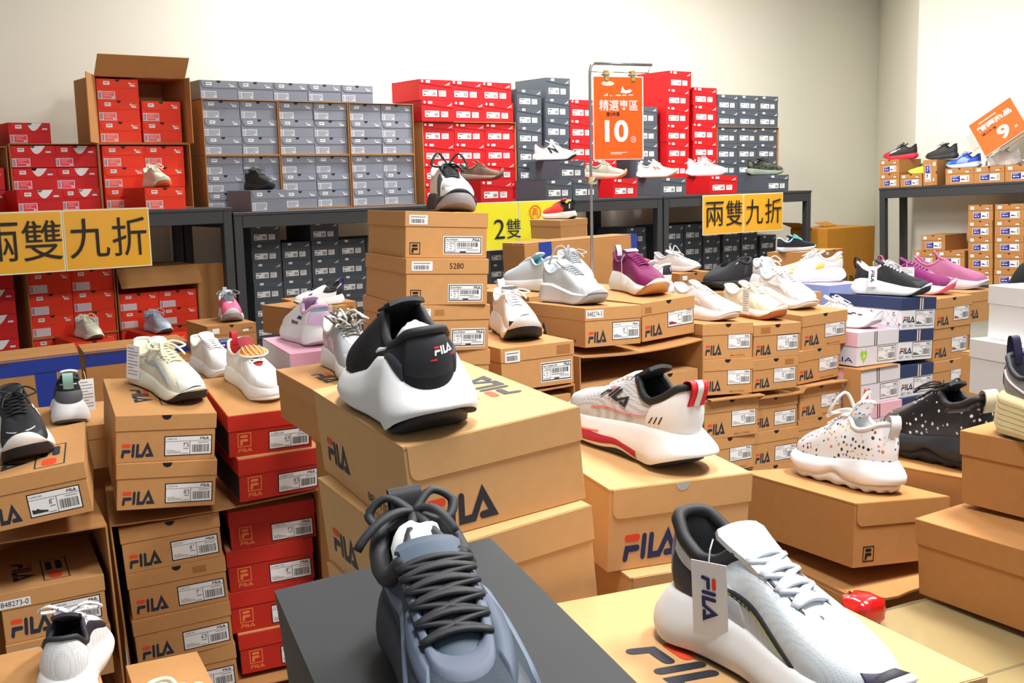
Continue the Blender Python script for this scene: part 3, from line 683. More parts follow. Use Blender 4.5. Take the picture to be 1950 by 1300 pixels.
# ------------------------------------------------------------------ black steel racks
def rack(M, w, dp, zt, zl, label, beam=.085, name='steel_rack'):
    t = thing(name, M, label, 'rack', 'black steel racks'); p = .05
    for x in (0, w-p):
        for y in (0, dp-p):
            mb = MB(); mb.box((x, y, 0), (x+p, y+p, zt-.002), STEEL); obj('post', mb.mesh('post', bevel=.003), t)
    for y in (-.001, dp-.029):
        mb = MB(); mb.box((p+.0005, y, zt-beam), (w-p-.0005, y+.03, zt-.018), STEEL); obj('beam', mb.mesh('beam', bevel=.003), t)
    for x in (.01, w-.04):
        mb = MB(); mb.box((x, p, zt-beam), (x+.03, dp-p, zt-.018), STEEL); obj('side_beam', mb.mesh('side_beam'), t)
    mb = MB(); mb.box((-.002, -.004, zt-.018), (w+.002, dp, zt), STEEL); obj('shelf_board', mb.mesh('shelf_board', bevel=.002), t)
    mb = MB(); mb.box((p+.001, .002, zl-.03), (w-p-.001, dp-.002, zl), STEEL); obj('shelf_board', mb.mesh('shelf_board', bevel=.002), t)
    return t
KF = 5.69/6.016                     # the decks reach forward of the piles by one box
rack(W(.845*KF, 5.69, 0), 1.745*KF, .78, 1.436, .665, 'black steel rack whose top deck carries the open cartons of orange and red shoeboxes')
rack(W(2.6*KF, 5.69, 0), 1.75*KF, .78, 1.406, .645, 'black steel rack carrying the wall of grey shoeboxes')
rack(W(4.36*KF, 5.69, 0), 1.685*KF, .78, 1.406, .645, 'black steel rack under the red and dark grey boxes, with the yellow 2-pair poster')
rack(W(6.06*KF, 5.69, 0), 1.77*KF, .78, 1.406, .645, 'black steel rack at the far end with an orange two-sheet poster')
# ------------------------------------------------------------------ cartons
def panel(t, nm, P, ex, ey, th=.004, m=CARTON):
    mb = MB(); mb.slab(P, ex, ey, th, m); return obj(nm, mb.mesh(nm), t)
def open_carton(M, w, l, h, label, flaps=(), sag=0, top=True, left=True, right=True, bottom=True, group=None):
    """carton lying on its side, its mouth towards the viewer; origin at the middle of its base"""
    t = thing('carton', M, label, 'carton', group); x0, x1, f, b = -w/2, w/2, -l/2, l/2; T = .004
    panel(t, 'back_panel', (x0, b-T, 0), (w, 0, 0), (0, 0, h), -T)
    if left: panel(t, 'side_panel', (x0, f, 0), (0, l-T, 0), (0, 0, h), T)
    if right: panel(t, 'side_panel', (x1-T, f, 0), (0, l-T, 0), (0, 0, h), T)
    if bottom: panel(t, 'bottom_panel', (x0+T, f, 0), (w-2*T, 0, 0), (0, l-T, 0), T)
    if top:
        mb = MB(); xs = np.linspace(x0+T, x1-T, 13); rows = []
        for x in xs:
            dz = -sag*math.sin(math.pi*(x-x0)/w); rows.append([(x, f-.004*random.random(), h-T+dz), (x, b-T, h-T)])
        up = [[(a, b_, c+T) for a, b_, c in r] for r in rows]
        ring = [[r[0], r[1], u[1], u[0], r[0]] for r, u in zip(rows, up)]
        mb.grid(ring, CARTON, False, True); obj('top_panel', mb.mesh('top_panel'), t)
    for kind, a, b_ in flaps:
        if kind == 'left': panel(t, 'flap', (x0, f, 0), (-b_*math.cos(R(a)), -b_*math.sin(R(a)), 0), (0, 0, h), T)
        if kind == 'right': panel(t, 'flap', (x1, f, 0), (b_*math.cos(R(a)), -b_*math.sin(R(a)), 0), (0, 0, h), T)
        if kind == 'top': panel(t, 'flap', (x0, f, h), (w, 0, 0), (0, -b_*math.cos(R(a)), b_*math.sin(R(a))), T)
    return t
def shut_carton(M, w, l, h, label, tape=None, mark=None, group=None, flaps=True, m=CARTON):
    t = thing('carton', M, label, 'carton', group)
    mb = MB(); mb.box((-w/2, -l/2, 0), (w/2, l/2, h-.005), m); obj('body', mb.mesh('body', bevel=.003, seg=2), t)
    if flaps:
        for y0, y1 in ((-l/2, -.002), (.002, l/2)):
            mb = MB(); mb.box((-w/2+.001, y0+.001, h-.0048), (w/2-.001, y1-.001, h), m); obj('flap', mb.mesh('flap'), t)
    if tape:
        mb = MB()
        for q in tape: mb.rect(*q[1:5], *{'f': ((-w/2, -l/2-.0008, 0), EX, EZ), 't': ((-w/2, -l/2, h+.0008), EX, EY), 'l': ((-w/2-.0008, l/2, 0), -EY, EZ), 'r': ((w/2+.0008, -l/2, 0), EY, EZ)}[q[0]], q[5] if len(q) > 5 else mat('blue_tape', (40, 62, 150), .3, .5))
        obj('tape', mb.mesh('tape'), t)
    if mark:
        mb = MB()
        for s_, x, z, h_, w_, c in mark: put_text(mb, s_, x-w/2, z, h_, (0, -l/2-.0016, 0), EX, EZ, c, w=w_, bold=.03)
        obj('printed_mark', mb.mesh('printed_mark'), t)
    return t
ORD = ['top', 'second', 'third', 'fourth', 'fifth', 'sixth', 'seventh']
def wbox(s, z, kind, w, h, label, l=.33, d=6.03, group=None, yaw=0, **o):
    return shoebox(W(s+w/2, d+l/2, z, yaw), kind, w-.0015, l, h-.0006, label, group, **o)
def fwd(s, z, kind, w, h, label, d=5.695, l=.325, group='boxes standing forward as shoe stands', **o):
    k = d/6.016; return wbox(s*k, z, kind, w*k, h*k, label, l, d, group, **o)
def jit(a): return random.uniform(-a, a)
def grid(s, ztop, kind, w, h, n, desc, cols, group, l=.33, d=6.03, names=None, skip=(), jd=.008, **o):
    for c in range(cols):
        for r in range(n):
            if (c, r) in skip: continue
            col = names[c] if names else ('' if cols == 1 else ORD[c].replace('top', 'first')+' column, ')
            wbox(s+c*(w+.002), ztop-(r+1)*h, kind, w, h, '%s shoebox, %s%s from the top, %s' % (group[1], col, ORD[r] if r else 'first', desc), l, d+abs(jit(jd)), group[0], jit(.5), **o)
# upper decks -------------------------------------------------------
GO = ('orange shoeboxes in the cartons', 'orange'); GR = ('red shoeboxes in the cartons', 'red')
open_carton(W(1.19, 6.21, 1.437), .46, .36, .335, 'open carton at the rack end holding red boxes and a white shoe')
for r, z in enumerate((1.443, 1.556)): wbox(1.18, z, 'red', .222, .111, '%s red shoebox in the carton at the rack end' % ('lower', 'upper')[r], d=6.05, group=GR[0])
fwd(1.13, 1.437, 'red', .225, .115, 'red shoebox pulled out in front of the rack-end carton, under a white shoe')
shut_carton(W(1.18, 6.22, 1.774), .42, .34, .33, 'plain upright carton at the rack end above the red boxes', flaps=True)
open_carton(W(1.652, 6.21, 1.437), .442, .36, .349, 'open carton of six red shoeboxes under the single red box')
for c in (0, 1):
    for r in range(2): wbox(1.437+.216*c, 1.442+.112*(2-r)-.002*r, 'red', .214, .111, 'red shoebox with white arc, %s row, %s column of the six-box carton' % (('top', 'middle')[r], ('first', 'second')[c]), d=6.04+.01*c, group=GR[0], yaw=jit(.25))
fwd(1.445, 1.441, 'red', .222, .116, 'red shoebox pulled forward at the bottom of the six-box carton', d=5.80, l=.22, group=GR[0])
wbox(1.669, 1.4418, 'red', .198, .111, 'red shoebox tucked behind the pulled-forward one in the six-box carton', d=6.04, group=GR[0])
wbox(1.452, 1.788, 'red', .206, .107, 'single red shoebox lying on top of the six-box carton', d=6.1, group=GR[0])
open_carton(W(2.125, 6.21, 1.437), .50, .36, .349, 'open carton of orange boxes under the carton with raised flaps')
for r in range(3): wbox(1.895, 1.4416+.111*(2-r), 'orange', .222, .111, 'orange shoebox, first column, %s row of the lower carton' % ('top', 'middle', 'bottom')[r], d=6.04, group=GO[0], yaw=jit(.25))
for r in range(2): wbox(2.12, 1.441+.111*(2-r), 'orange', .222, .111, 'orange shoebox, second column, %s row of the lower carton behind the cream shoe' % ('top', 'middle')[r], d=6.05, group=GO[0], yaw=jit(.25))
fwd(2.098, 1.437, 'orange', .226, .12, 'orange shoebox pushed forward as a stand for the cream shoe')
c3 = open_carton(W(2.124, 6.21, 1.788), .49, .36, .352, 'open carton with raised top flap and side flap, five orange boxes inside', flaps=(('left', 62, .20), ('top', 52, .13), ('right', 80, .05)))
for r in range(3): wbox(1.893, 1.793+.111*(2-r), 'orange', .222, .111, 'orange shoebox, three-high column, %s, inside the carton with raised flaps' % ('top', 'middle', 'bottom')[r], d=6.05, group=GO[0], yaw=jit(.25))
for r in range(2): wbox(2.125, 1.793+.111*(1-r), 'orange', .216, .111, 'orange shoebox, two-high column, %s, inside the carton with raised flaps' % ('top', 'bottom')[r], d=6.05, group=GO[0], yaw=jit(.25))
GG = ('grey shoeboxes on the rack', 'grey'); cn = ('first', 'second', 'third')
for k, s in enumerate((2.459, 2.922, 3.388)):
    for lev, z in enumerate((1.4075, 1.7215)):
        open_carton(W(s+.229, 6.21, z), .458, .36, .312, '%s-row carton of grey boxes, %s from the flapped carton' % (('lower', 'upper')[lev], cn[k]))
        for c in (0, 1):
            for r in range(3):
                if (k, lev, c, r) == (0, 0, 1, 2): continue
                wbox(s+.0055+.2245*c, z+.0045+.1005*(2-r), 'grey', .222, .1, 'grey shoebox, %s carton, %s row, %s column, %s box down' % (cn[k], ('lower', 'upper')[lev], cn[c], cn[r]), d=6.04+.006*random.random(), group=GG[0], yaw=jit(.2))
for c in range(5): wbox(2.452+.2215*c, 2.0345, 'grey', .2195, .102, 'grey shoebox on top of the grey cartons, %s from the flapped carton' % ['first', 'second', 'third', 'fourth', 'fifth'][c], d=6.03, group=GG[0], yaw=jit(.25))
fwd(2.712, 1.407, 'grey', .226, .122, 'grey shoebox pushed forward as a stand for the black shoe')
GP = ('red shoeboxes with slanted lids', 'red'); GB = ('dark grey shoeboxes with slanted lids', 'dark grey')
open_carton(W(4.287, 6.21, 1.4075), .752, .36, .521, 'wide open carton holding four rows of red slanted-lid boxes')
for c in range(3):
    for r in range(4): wbox(3.917+.2475*c, 1.4125+.127*(3-r), 'pred', .2455, .1265, 'red slanted-lid shoebox in the wide carton, %s column, %s row' % (cn[c], ORD[r]), d=6.04, group=GP[0], yaw=jit(.2))
    for r in range(2): wbox(3.89+.2505*c+.012*r, 1.93+.1305*(1-r), 'pred', .248, .13, 'red slanted-lid shoebox on the wide carton, %s column, %s layer' % (cn[c], ('upper', 'lower')[r]), d=6.02+.01*c, group=GP[0], yaw=jit(.25))
fwd(4.345, 1.4075, 'pred', .268, .145, 'red slanted-lid shoebox set forward under the brown suede shoe')
for r in range(6): wbox(4.674+jit(.003), 1.4075+.1243*(5-r), 'pblack', .214, .124, 'dark grey shoebox, six-high stack beside the red carton, %s from the top' % ORD[r].replace('top', 'first'), d=6.03, group=GB[0], yaw=jit(1))
for r in range(6): wbox(4.905+.006*(5-r), 1.4075+.1385*(5-r), 'pblack', .215, .138, 'dark grey shoebox, tall stack behind the white N shoe, %s from the top' % ORD[r].replace('top', 'first'), d=6.03, l=.35, group=GB[0], yaw=jit(1))
for r in range(5): wbox(5.14+.003*(4-r), 1.4075+.1375*(4-r), 'pred', .228, .137, 'red shoebox, five-high stack behind the hanging orange sign, %s from the top' % ORD[r].replace('top', 'first'), d=6.03, group=GP[0], yaw=jit(1))
for r in range(4): wbox(5.40+.002*r, 1.4075+.1375*(3-r), 'pred', .228, .137, 'red shoebox, four-high stack mostly hidden by the hanging sign, %s from the top' % ORD[r].replace('top', 'first'), d=6.08, group=GP[0], yaw=jit(1))
for r in range(5): wbox(5.83+.002*r, 1.4075+.132*(4-r), 'pblack', .235, .1315, 'dark grey shoebox, five-high stack between sign and red tower, %s from the top' % ORD[r].replace('top', 'first'), d=6.09, l=.3, group=GB[0], yaw=jit(1))
for r in range(7): wbox(6.10+(.03 if r == 0 else .012*(6-r)/6), 1.4075+.132*(6-r), 'pred', .24, .1315, 'red shoebox, tallest red tower, %s from the top' % ORD[r].replace('top', 'first'), d=6.03, l=.35, group=GP[0], yaw=jit(1.2))
for r in range(6): wbox(6.386+.006*(r % 2), 1.4075+.135*(5-r), 'pred', .268, .1345, 'red shoebox, second tower beside the tallest one, %s from the top' % ORD[r].replace('top', 'first'), d=6.03, group=GP[0], yaw=jit(1.2))
open_carton(W(7.037, 6.21, 1.4075), .745, .36, .515, 'wide open carton of dark grey boxes at the rack end')
for c in range(3):
    for r in range(4): wbox(6.672+.2425*c, 1.412+.1265*(3-r), 'pblack', .2405, .126, 'dark grey shoebox in the rack-end carton, %s column, %s row' % (cn[c], ORD[r]), d=6.04, group=GB[0], yaw=jit(.2))
    for r in range(2): wbox(6.665+.244*c, 1.924+.124*(1-r), 'pblack', .2415, .1235, 'dark grey shoebox on the rack-end carton, %s column, %s layer' % (cn[c], ('upper', 'lower')[r]), d=6.03, group=GB[0], yaw=jit(.25))
# front row of boxes serving as stands
fwd(4.905, 1.4075, 'pblack', .243, .14, 'dark grey box, first of the two side by side under the white N shoe')
fwd(5.152, 1.4075, 'pblack', .240, .14, 'dark grey box beside the sign pole, second of the pair under the N shoe')
fwd(5.03, 1.5415, 'pblack', .237, .132, 'dark grey box raised on the pair, carrying the white N shoe')
fwd(5.535, 1.4075, 'pred', .245, .137, 'red box standing forward under the grey-green shoe beside the sign')
fwd(6.03, 1.4075, 'pblack', .268, .137, 'dark grey box standing forward under the white shoe with tan N')
fwd(6.565, 1.4075, 'pred', .318, .14, 'wide red box standing forward under the all-white shoe')
fwd(7.245, 1.4075, 'pblack', .28, .137, 'dark grey box standing forward at the rack end under the camouflage shoe')
# lower decks -------------------------------------------------------
for r in range(4): wbox(1.18, .668+.1295*(3-r), 'red', .222, .128, 'red shoebox with white arc on the lower deck, %s from the top' % ORD[r].replace('top', 'first'), d=6.05, group=GR[0])
open_carton(W(1.686, 6.215, .785), .446, .36, .348, 'open carton of six orange boxes on the lower deck')
open_carton(W(1.686, 6.215, .668), .446, .36, .1165, 'shallow carton of two orange boxes under the lower-deck six')
for c in (0, 1):
    for r in range(3): wbox(1.469+.2175*c, .7895+.1128*(2-r), 'orange', .2155, .1125, 'orange shoebox with white label, lower deck carton, %s column, %s row' % (cn[c], ('top', 'middle', 'bottom')[r]), d=6.045, group=GO[0], yaw=jit(.2), wl=1)
    wbox(1.469+.2175*c, .6725, 'orange', .2155, .106, 'orange shoebox in the shallow carton, %s column' % cn[c], d=6.045, group=GO[0], wl=1)
fwd(1.66, .668, 'orange', .222, .13, 'orange shoebox pushed forward under the off-white shoe on the lower deck', wl=1)
open_carton(W(2.146, 6.215, .785), .452, .36, .335, 'open carton with folded-down flap on the lower deck', flaps=(('top', -55, .125), ('right', 15, .19)))
for c in (0, 1):
    for r in range(2): wbox(1.927+.2185*c, .79+.0955*(1-r), 'orange', .2165, .095, 'orange shoebox under the folded-down flap, %s column, %s row' % (cn[c], ('upper', 'lower')[r]), d=6.045, group=GO[0], yaw=jit(.2), wl=1)
    wbox(1.927+.2185*c, .668, 'orange', .2165, .114, 'orange shoebox beneath the carton with the folded-down flap, %s column' % cn[c], d=6.045, group=GO[0], wl=1)
for k, (s, top, n, w_, h, dd) in enumerate(((2.722, 1.3205, 6, .186, .1123, 0), (2.915, 1.2075, 5, .188, .1123, .004), (3.107, 1.3205, 6, .19, .1123, 0), (3.301, 1.2075, 5, .185, .1123, .006), (3.49, 1.2075, 5, .19, .1123, 0), (4.10, 1.0955, 4, .19, .1123, 0), (4.44, 1.0955, 4, .19, .1123, 0))):
    for r in range(n): wbox(s+jit(.002), .6465+h*(n-1-r), 'pblack', w_, h, 'dark grey shoebox, lower deck of the grey-box rack, column %s, %s from top' % (['one', 'two', 'three', 'four', 'five', 'six', 'seven'][k], ORD[r].replace('top', 'first')), d=6.07+dd, group='dark grey boxes on the lower decks', yaw=jit(.25))
for k, (s, n) in enumerate(((5.72, 4), (6.13, 4), (6.335, 4), (6.545, 4), (6.775, 4), (7.0, 5), (7.235, 3))):
    for r in range(n): wbox(s+jit(.004), .6465+.131*(n-1-r), 'pblack', .198 if k != 4 else .21, .131, 'dark grey shoebox on the far rack lower deck, column %s, %s from the top' % (['one', 'two', 'three', 'four', 'five', 'six', 'seven'][k], ORD[r].replace('top', 'first')), d=6.07, group='dark grey boxes on the lower decks', yaw=jit(.9))
# ------------------------------------------------------------------ rack by the right wall
TR = .035
Rm = Matrix.Translation(wpt(8.0, 5.417, 0)) @ Matrix.Rotation(PH-math.pi/2, 4, 'Z') @ Matrix.Rotation(-TR, 4, 'Y')
rack(Rm, 1.75, .33, 1.408, .635, 'black steel rack along the side wall carrying brown shoeboxes')
GM = 'brown shoeboxes with blue labels'
def rbox(x, z, w, h, label, l=.31, y=.005, yaw=0, **o): return shoebox(Rm @ Matrix.Translation((x+w/2, y+l/2, z)) @ Matrix.Rotation(R(yaw), 4, 'Z'), 'mizuno', w-.001, l, h-.0006, label, GM, **o)
for r in (0, 1): rbox(.005, 1.4085+.114*r, .18, .113, '%s brown shoebox in the corner pair on the side-wall rack' % ('lower', 'upper')[r])
rbox(.195, 1.4085, .195, .1, 'brown shoebox with raised lid holding a lime green shoe')
shoebox(Rm @ Matrix.Translation((.46, .162, 1.408+.1025)) @ Matrix.Rotation(R(90), 4, 'Y') @ Matrix.Translation((0, 0, -.06)), 'mizuno', .2, .31, .12, 'brown shoebox standing on its side under the plain black shoe', GM)
for i, (x, w_) in enumerate(((.593, .233), (.83, .245), (1.08, .24), (1.325, .24))): rbox(x, 1.4085, w_, .124, 'brown shoebox in the low row by the tilted sign, %s from the rack middle' % ['first', 'second', 'third', 'fourth'][i], yaw=jit(1))
rbox(.315, .6355, .19, .13, 'brown shoebox beneath the single one on the lower deck, nearer the corner'); rbox(.522, .6355, .235, .13, 'brown shoebox beneath the single one on the lower deck, nearer the stacks')
rbox(.315+.005, .766, .19, .13, 'brown shoebox in the corner pair of the lower deck'); rbox(.522, .766, .235, .13, 'brown shoebox behind the pink shoe on the lower deck')
rbox(.382, .8975, .21, .122, 'single brown shoebox lying across two others on the lower deck')
for c, (x, n) in enumerate(((.785, 5), (1.0, 5), (1.24, 5))):
    for r in range(n): rbox(x+jit(.002), .6355+.122*(n-1-r), .2+.03*(c > 0), .1215, 'brown shoebox, %s tall stack on the side-wall lower deck, %s from the top' % (cn[c], ORD[r].replace('top', 'first')), yaw=jit(.5))
# ------------------------------------------------------------------ piles of the tables (corner, heading, lean, sizes)
S={
'A':((-0.1266,1.2219,1.2533),25.94,0.0974,0.0234,0.2285,0.3585,[(0.1198,0.0000,0.0000,-0.00),(0.1237,-0.0065,-0.0273,1.88),(0.1250,-0.0164,-0.0366,1.33)]),
'B':((0.1237,1.4004,1.1466),23.02,-0.0201,0.0531,0.2202,0.3300,[(0.1154,-0.0000,0.0000,-0.00),(0.1180,0.0209,-0.0243,0.00)]),
'C':((-0.9052,2.4692,1.0386),24.27,-0.0724,0.0949,0.2227,0.3429,[(0.1141,-0.0000,0.0000,0.00),(0.1146,0.0031,-0.0017,-1.42)]),
'Clow':((-0.9410,2.5313,0.7520),21.29,0.0534,0.0248,0.2286,0.3300,[(0.1152,-0.0000,0.0000,-0.00),(0.1171,0.0022,0.0002,0.16),(0.1147,0.0012,-0.0096,2.48),(0.1180,0.0023,0.0010,0.26)]),
'D':((-0.7177,2.7233,0.9778),27.17,0.0053,0.1362,0.2165,0.3300,[(0.1121,-0.0000,0.0000,-0.00),(0.1168,0.0177,-0.0218,3.23)]),
'Dlow':((-0.7565,2.8110,0.7026),21.43,0.0390,0.0208,0.2264,0.3300,[(0.1076,0.0000,0.0000,0.00),(0.1161,-0.0142,0.0017,-0.47),(0.1158,-0.0194,0.0027,0.00),(0.1138,-0.0063,-0.0108,0.00)]),
'L':((-1.1299,2.2461,0.9474),19.67,0.1179,0.0562,0.2150,0.3388,[(0.1157,-0.0000,0.0000,-0.00)]),
'Llow':((-1.1356,2.3192,0.6773),26.59,0.0315,0.0005,0.2151,0.3300,[(0.1179,-0.0000,0.0000,0.00),(0.1180,0.0009,-0.0044,-1.03)]),
'E':((-0.2544,2.7445,1.4796),22.49,-0.0556,-0.0115,0.2164,0.3438,[(0.1156,-0.0000,0.0000,-0.00),(0.1158,-0.0060,-0.0299,1.18),(0.1167,0.0050,-0.0303,4.21),(0.1180,0.0084,-0.0057,-1.83)]),
'F':((0.5936,1.8704,0.9763),24.38,-0.0816,-0.0590,0.2196,0.3300,[(0.1158,-0.0000,0.0000,-0.00)]),
'N':((-0.0299,2.8168,1.1195),29.28,0.0080,-0.0042,0.2211,0.3300,[(0.1151,0.0000,0.0000,0.00)]),
'I':((0.2211,3.2892,1.1636),31.75,-0.0288,-0.0249,0.2114,0.3279,[(0.1201,0.0000,0.0000,0.00)]),
'J':((0.3828,3.2236,1.1816),37.20,0.0290,0.0088,0.2198,0.3300,[(0.1157,0.0000,-0.0000,0.00)]),
'P1':((0.6369,3.6499,1.0586),24.53,-0.0393,-0.0414,0.2028,0.3300,[(0.1194,0.0000,0.0000,0.00),(0.1216,-0.0052,-0.0024,-2.29)]),
'P1low':((0.5980,3.3936,0.8496),26.82,-0.0187,-0.0176,0.2118,0.3300,[(0.1253,0.0000,0.0000,-0.00),(0.1113,-0.0027,-0.0046,5.01)]),
'P2':((0.8048,3.6374,1.0526),26.34,-0.0197,0.0020,0.1973,0.3100,[(0.1153,0.0000,0.0000,-0.00),(0.1096,-0.0047,-0.0070,2.77)]),
'P2low':((0.7632,3.4554,0.8408),31.13,-0.0186,-0.0067,0.1953,0.3100,[(0.1091,0.0000,0.0000,0.00),(0.1166,-0.0004,-0.0055,-0.43),(0.1120,0.0001,-0.0036,-0.77)]),
'P3':((0.9820,3.6988,1.0724),32.32,0.0201,0.0197,0.2188,0.3300,[(0.1187,0.0000,0.0000,-0.00),(0.1151,-0.0281,-0.0066,2.81)]),
'P3low':((1.0142,3.8407,0.7989),32.12,-0.0020,0.0023,0.2140,0.3300,[(0.1184,0.0000,-0.0000,0.00),(0.1180,-0.0030,0.0024,-0.50)]),
'Nv':((1.4577,4.0972,1.0789),34.99,-0.0563,-0.0087,0.2115,0.3300,[(0.1205,0.0000,0.0000,0.00),(0.1169,-0.0101,-0.0000,-0.56)]),
'Nvlow':((1.4346,4.0324,0.8316),36.30,-0.0332,-0.0052,0.2110,0.3300,[(0.1197,-0.0000,0.0000,-0.00),(0.1180,0.0006,-0.0112,2.64)]),
'Pklow':((1.1548,3.6178,0.8961),35.14,-0.0123,-0.0324,0.2105,0.3300,[(0.1199,0.0000,0.0000,0.00),(0.1180,-0.0071,-0.0037,-2.91)]),
'Br':((1.5533,4.0154,1.0820),33.49,0.0004,0.0027,0.2144,0.3300,[(0.1131,0.0000,-0.0000,0.00),(0.1212,0.0012,0.0059,-0.01),(0.1195,-0.0114,-0.0038,-0.57),(0.1180,0.0000,0.0000,0.00)]),
'Wh':((1.2131,2.1875,1.2878),21.16,-0.0080,0.0001,0.2200,0.3401,[(0.1226,0.0000,-0.0000,-0.00),(0.1271,-0.0286,0.0175,0.41)]),
'R1':((0.9236,1.5039,1.1260),32.18,0.0322,-0.0123,0.2200,0.3400,[(0.1250,0.0000,-0.0000,0.00)]),
'R2':((0.7921,1.3814,1.0157),28.46,0.0576,-0.0227,0.2200,0.3400,[(0.1250,0.0000,-0.0000,0.00)]),
'K':((-0.1301,0.7796,1.1170),20.83,0.0982,0.0539,0.2400,0.3400,[(0.1200,-0.0000,0.0000,-0.00)]),
'Pk':((1.1881,3.7596,1.0019),32.55,-0.0231,-0.0065,0.2126,0.3300,[(0.1191,0.0000,-0.0000,-0.00)]),
'M1':((-1.2138,4.3700,0.9979),30.68,0.0083,-0.0201,0.1996,0.3201,[(0.1152,-0.0000,0.0000,0.00)]),
'M2':((-0.8073,4.3104,1.0623),43.86,0.0055,-0.0017,0.1998,0.3200,[(0.1151,-0.0000,0.0000,0.00)]),
'M2b':((-0.7834,4.2399,1.0893),30.00,0.0001,-0.0000,0.2000,0.3200,[(0.1150,-0.0000,0.0000,0.00)]),
'M3':((-0.5985,2.9476,1.0975),25.03,0.0252,0.0122,0.2131,0.3334,[(0.1150,-0.0000,0.0000,0.00)]),
'M4':((-0.4087,2.3000,1.1128),26.98,0.0456,0.0056,0.2200,0.3400,[(0.1180,0.0000,-0.0000,0.00)]),
'M5':((-1.7732,5.8845,0.6272),26.65,0.0098,0.0000,0.2000,0.3200,[(0.1150,-0.0000,0.0000,0.00)]),
'T1':((-2.4497,4.4946,0.8213),23.95,0.0424,-0.0129,0.6233,0.3972,[(0.3011,0.0000,0.0000,-0.00)]),
'T2':((-2.1375,5.4584,0.7424),25.54,0.0262,-0.0157,0.5115,0.3858,[(0.4000,0.0000,0.0000,0.00)]),
'M7':((0.3017,6.5864,1.3036),32.74,0.0300,-0.0051,0.1985,0.3177,[(0.1162,0.0000,-0.0000,-0.00)]),
'M8':((0.0640,4.9058,1.2668),31.39,0.0224,-0.0201,0.6266,0.1906,[(0.1965,0.0000,0.0000,-0.00)]),
'M10':((2.7075,9.3979,1.0717),19.80,0.0149,-0.0035,0.4827,0.5406,[(0.3285,0.0000,0.0000,-0.00)]),
'M10b':((1.8887,7.1185,1.0425),33.52,0.0148,-0.0371,0.2003,0.3141,[(0.1163,0.0000,-0.0000,-0.00)]),
'M9':((-0.1311,6.8843,0.8776),16.28,-0.0410,0.0035,0.2207,0.3200,[(0.0984,-0.0000,0.0000,-0.00)]),
'Fb':((0.7815,1.8500,1.0220),32.43,-0.0008,-0.0543,0.2200,0.3300,[(0.1180,0.0000,0.0000,0.00)]),
}
def F_(code, size, pic=(196, 192, 184), **o): return dict(kind='fila', logo=(.05, .1, .3, .32), lab=('fila', code, size, pic), **o)
NOTCH = dict(notch=1)
FR = {}
# distance factor of each pile along its own sight line, so that neighbours stand clear of one another
KD = dict(D=.94, Dlow=.948, F=.962, N=1.028, I=.957, J=1.027, P1=.936, P1low=1.004, P2=.976, P2low=1.034, P3=1.009, P3low=.961, Pk=1.016, Pklow=1.043, Nv=.968, Nvlow=.979, Br=1.02, R1=.955, M10b=.996, Fb=1.03, Jb=1.05, Pc=1.06, K=.87, M4=.95, M5=.74, M2b=1.12, M9=.8, M1=1.015, Brb=1.012)
def pile(n, styles):
    k = KD.get(n, 1.0); FR[n] = (*stack(S[n], styles, k), k, S[n]); return FR[n]
BASEG = 'plain cartons on the floor under the piles'
def support(n, extra=0.0, w=None, l=None, x=None, y=None):
    """plain cartons from the floor up to the underside of a pile"""
    Fm, z, out, k, D = FR[n]; Wd, Ld = D[4]*k, D[5]*k; cx = Wd/2 if x is None else x; cy = Ld/2 if y is None else y
    P = [Fm @ Vector((a*Wd, b*Ld, z-extra)) for a in (0, 1) for b in (0, 1)]; top = min(p.z for p in P)-.001; c = Fm @ Vector((cx, cy, z-extra))
    w = w or Wd*.5; l = l or Ld*.5; n_ = 1; h = top/n_
    for i in range(n_): shut_carton(Matrix.Translation((c.x, c.y, i*h)) @ Matrix.Rotation(R(D[1]), 4, 'Z'), w, l, h-.001, 'plain brown carton on the floor beneath a pile of shoeboxes', group=BASEG)
# big carton-coloured pile in the middle
pile('A', [dict(kind='filaf', label='big tan shoebox under the black shoe seen from its heel', logo=(.07, .08, .33, .40), side=1, top=(.212, .115, .042, 'back')),
           dict(kind='filaf', label='big tan shoebox, second under the black heel-on shoe', logo=(.07, .08, .33, .4), side=1),
           dict(kind='filaf', label='big tan shoebox, third under the black heel-on shoe', side=1)]); support('A')
pile('B', [dict(kind='filaf', label='tan shoebox with blue letters under the silver and red runner', logo=(.1, .1, .33, .38), blue=1, side=1, notch=1, hole=1),
           dict(kind='filaf', label='tan shoebox beneath the one with blue letters')]); support('B')
pile('C', [F_('5-J306Z-766', '7.5', label='brown shoebox sized 7.5 under the cream runner', notch=1, top=(.05, .225, .042, 'turn')), F_('5-J306Z-766', '8.5', label='brown shoebox sized 8.5 below the cream runner', notch=1)])
pile('Clow', [F_('5-J306Z-766', '8', label='brown shoebox sized 8, highest inside the sagging carton beside the red boxes', notch=1), F_('5-J306Z-766', '7', label='brown shoebox with a tape patch, second down inside the sagging carton', notch=1, tape=(.66, .76, .8, .9)),
              F_('5-J306Z-766', '6.5', label='brown shoebox third down inside the sagging carton beside the red boxes'), F_('5-J306Z-766', '6', label='brown shoebox lowest seen inside the sagging carton beside the red boxes')])
RF = lambda s, lb, pic=(190, 186, 178): dict(kind='redfila', lab=('fila', '5-C902Y-729', s, pic), lpos=(.47, .07, .5, .45), label=lb)
pile('D', [RF('6.5', 'red shoebox under the white shoe with the orange pumpkin'), RF('8.5', 'red shoebox with loose lid, second under the pumpkin shoe')])
pile('Dlow', [RF('7.5', 'red shoebox sized 7.5, highest inside the carton'), RF('8', 'red shoebox sized 8 inside the carton'), RF('6', 'red shoebox partly behind the black box corner'), RF('7', 'lowest red shoebox in the carton')])
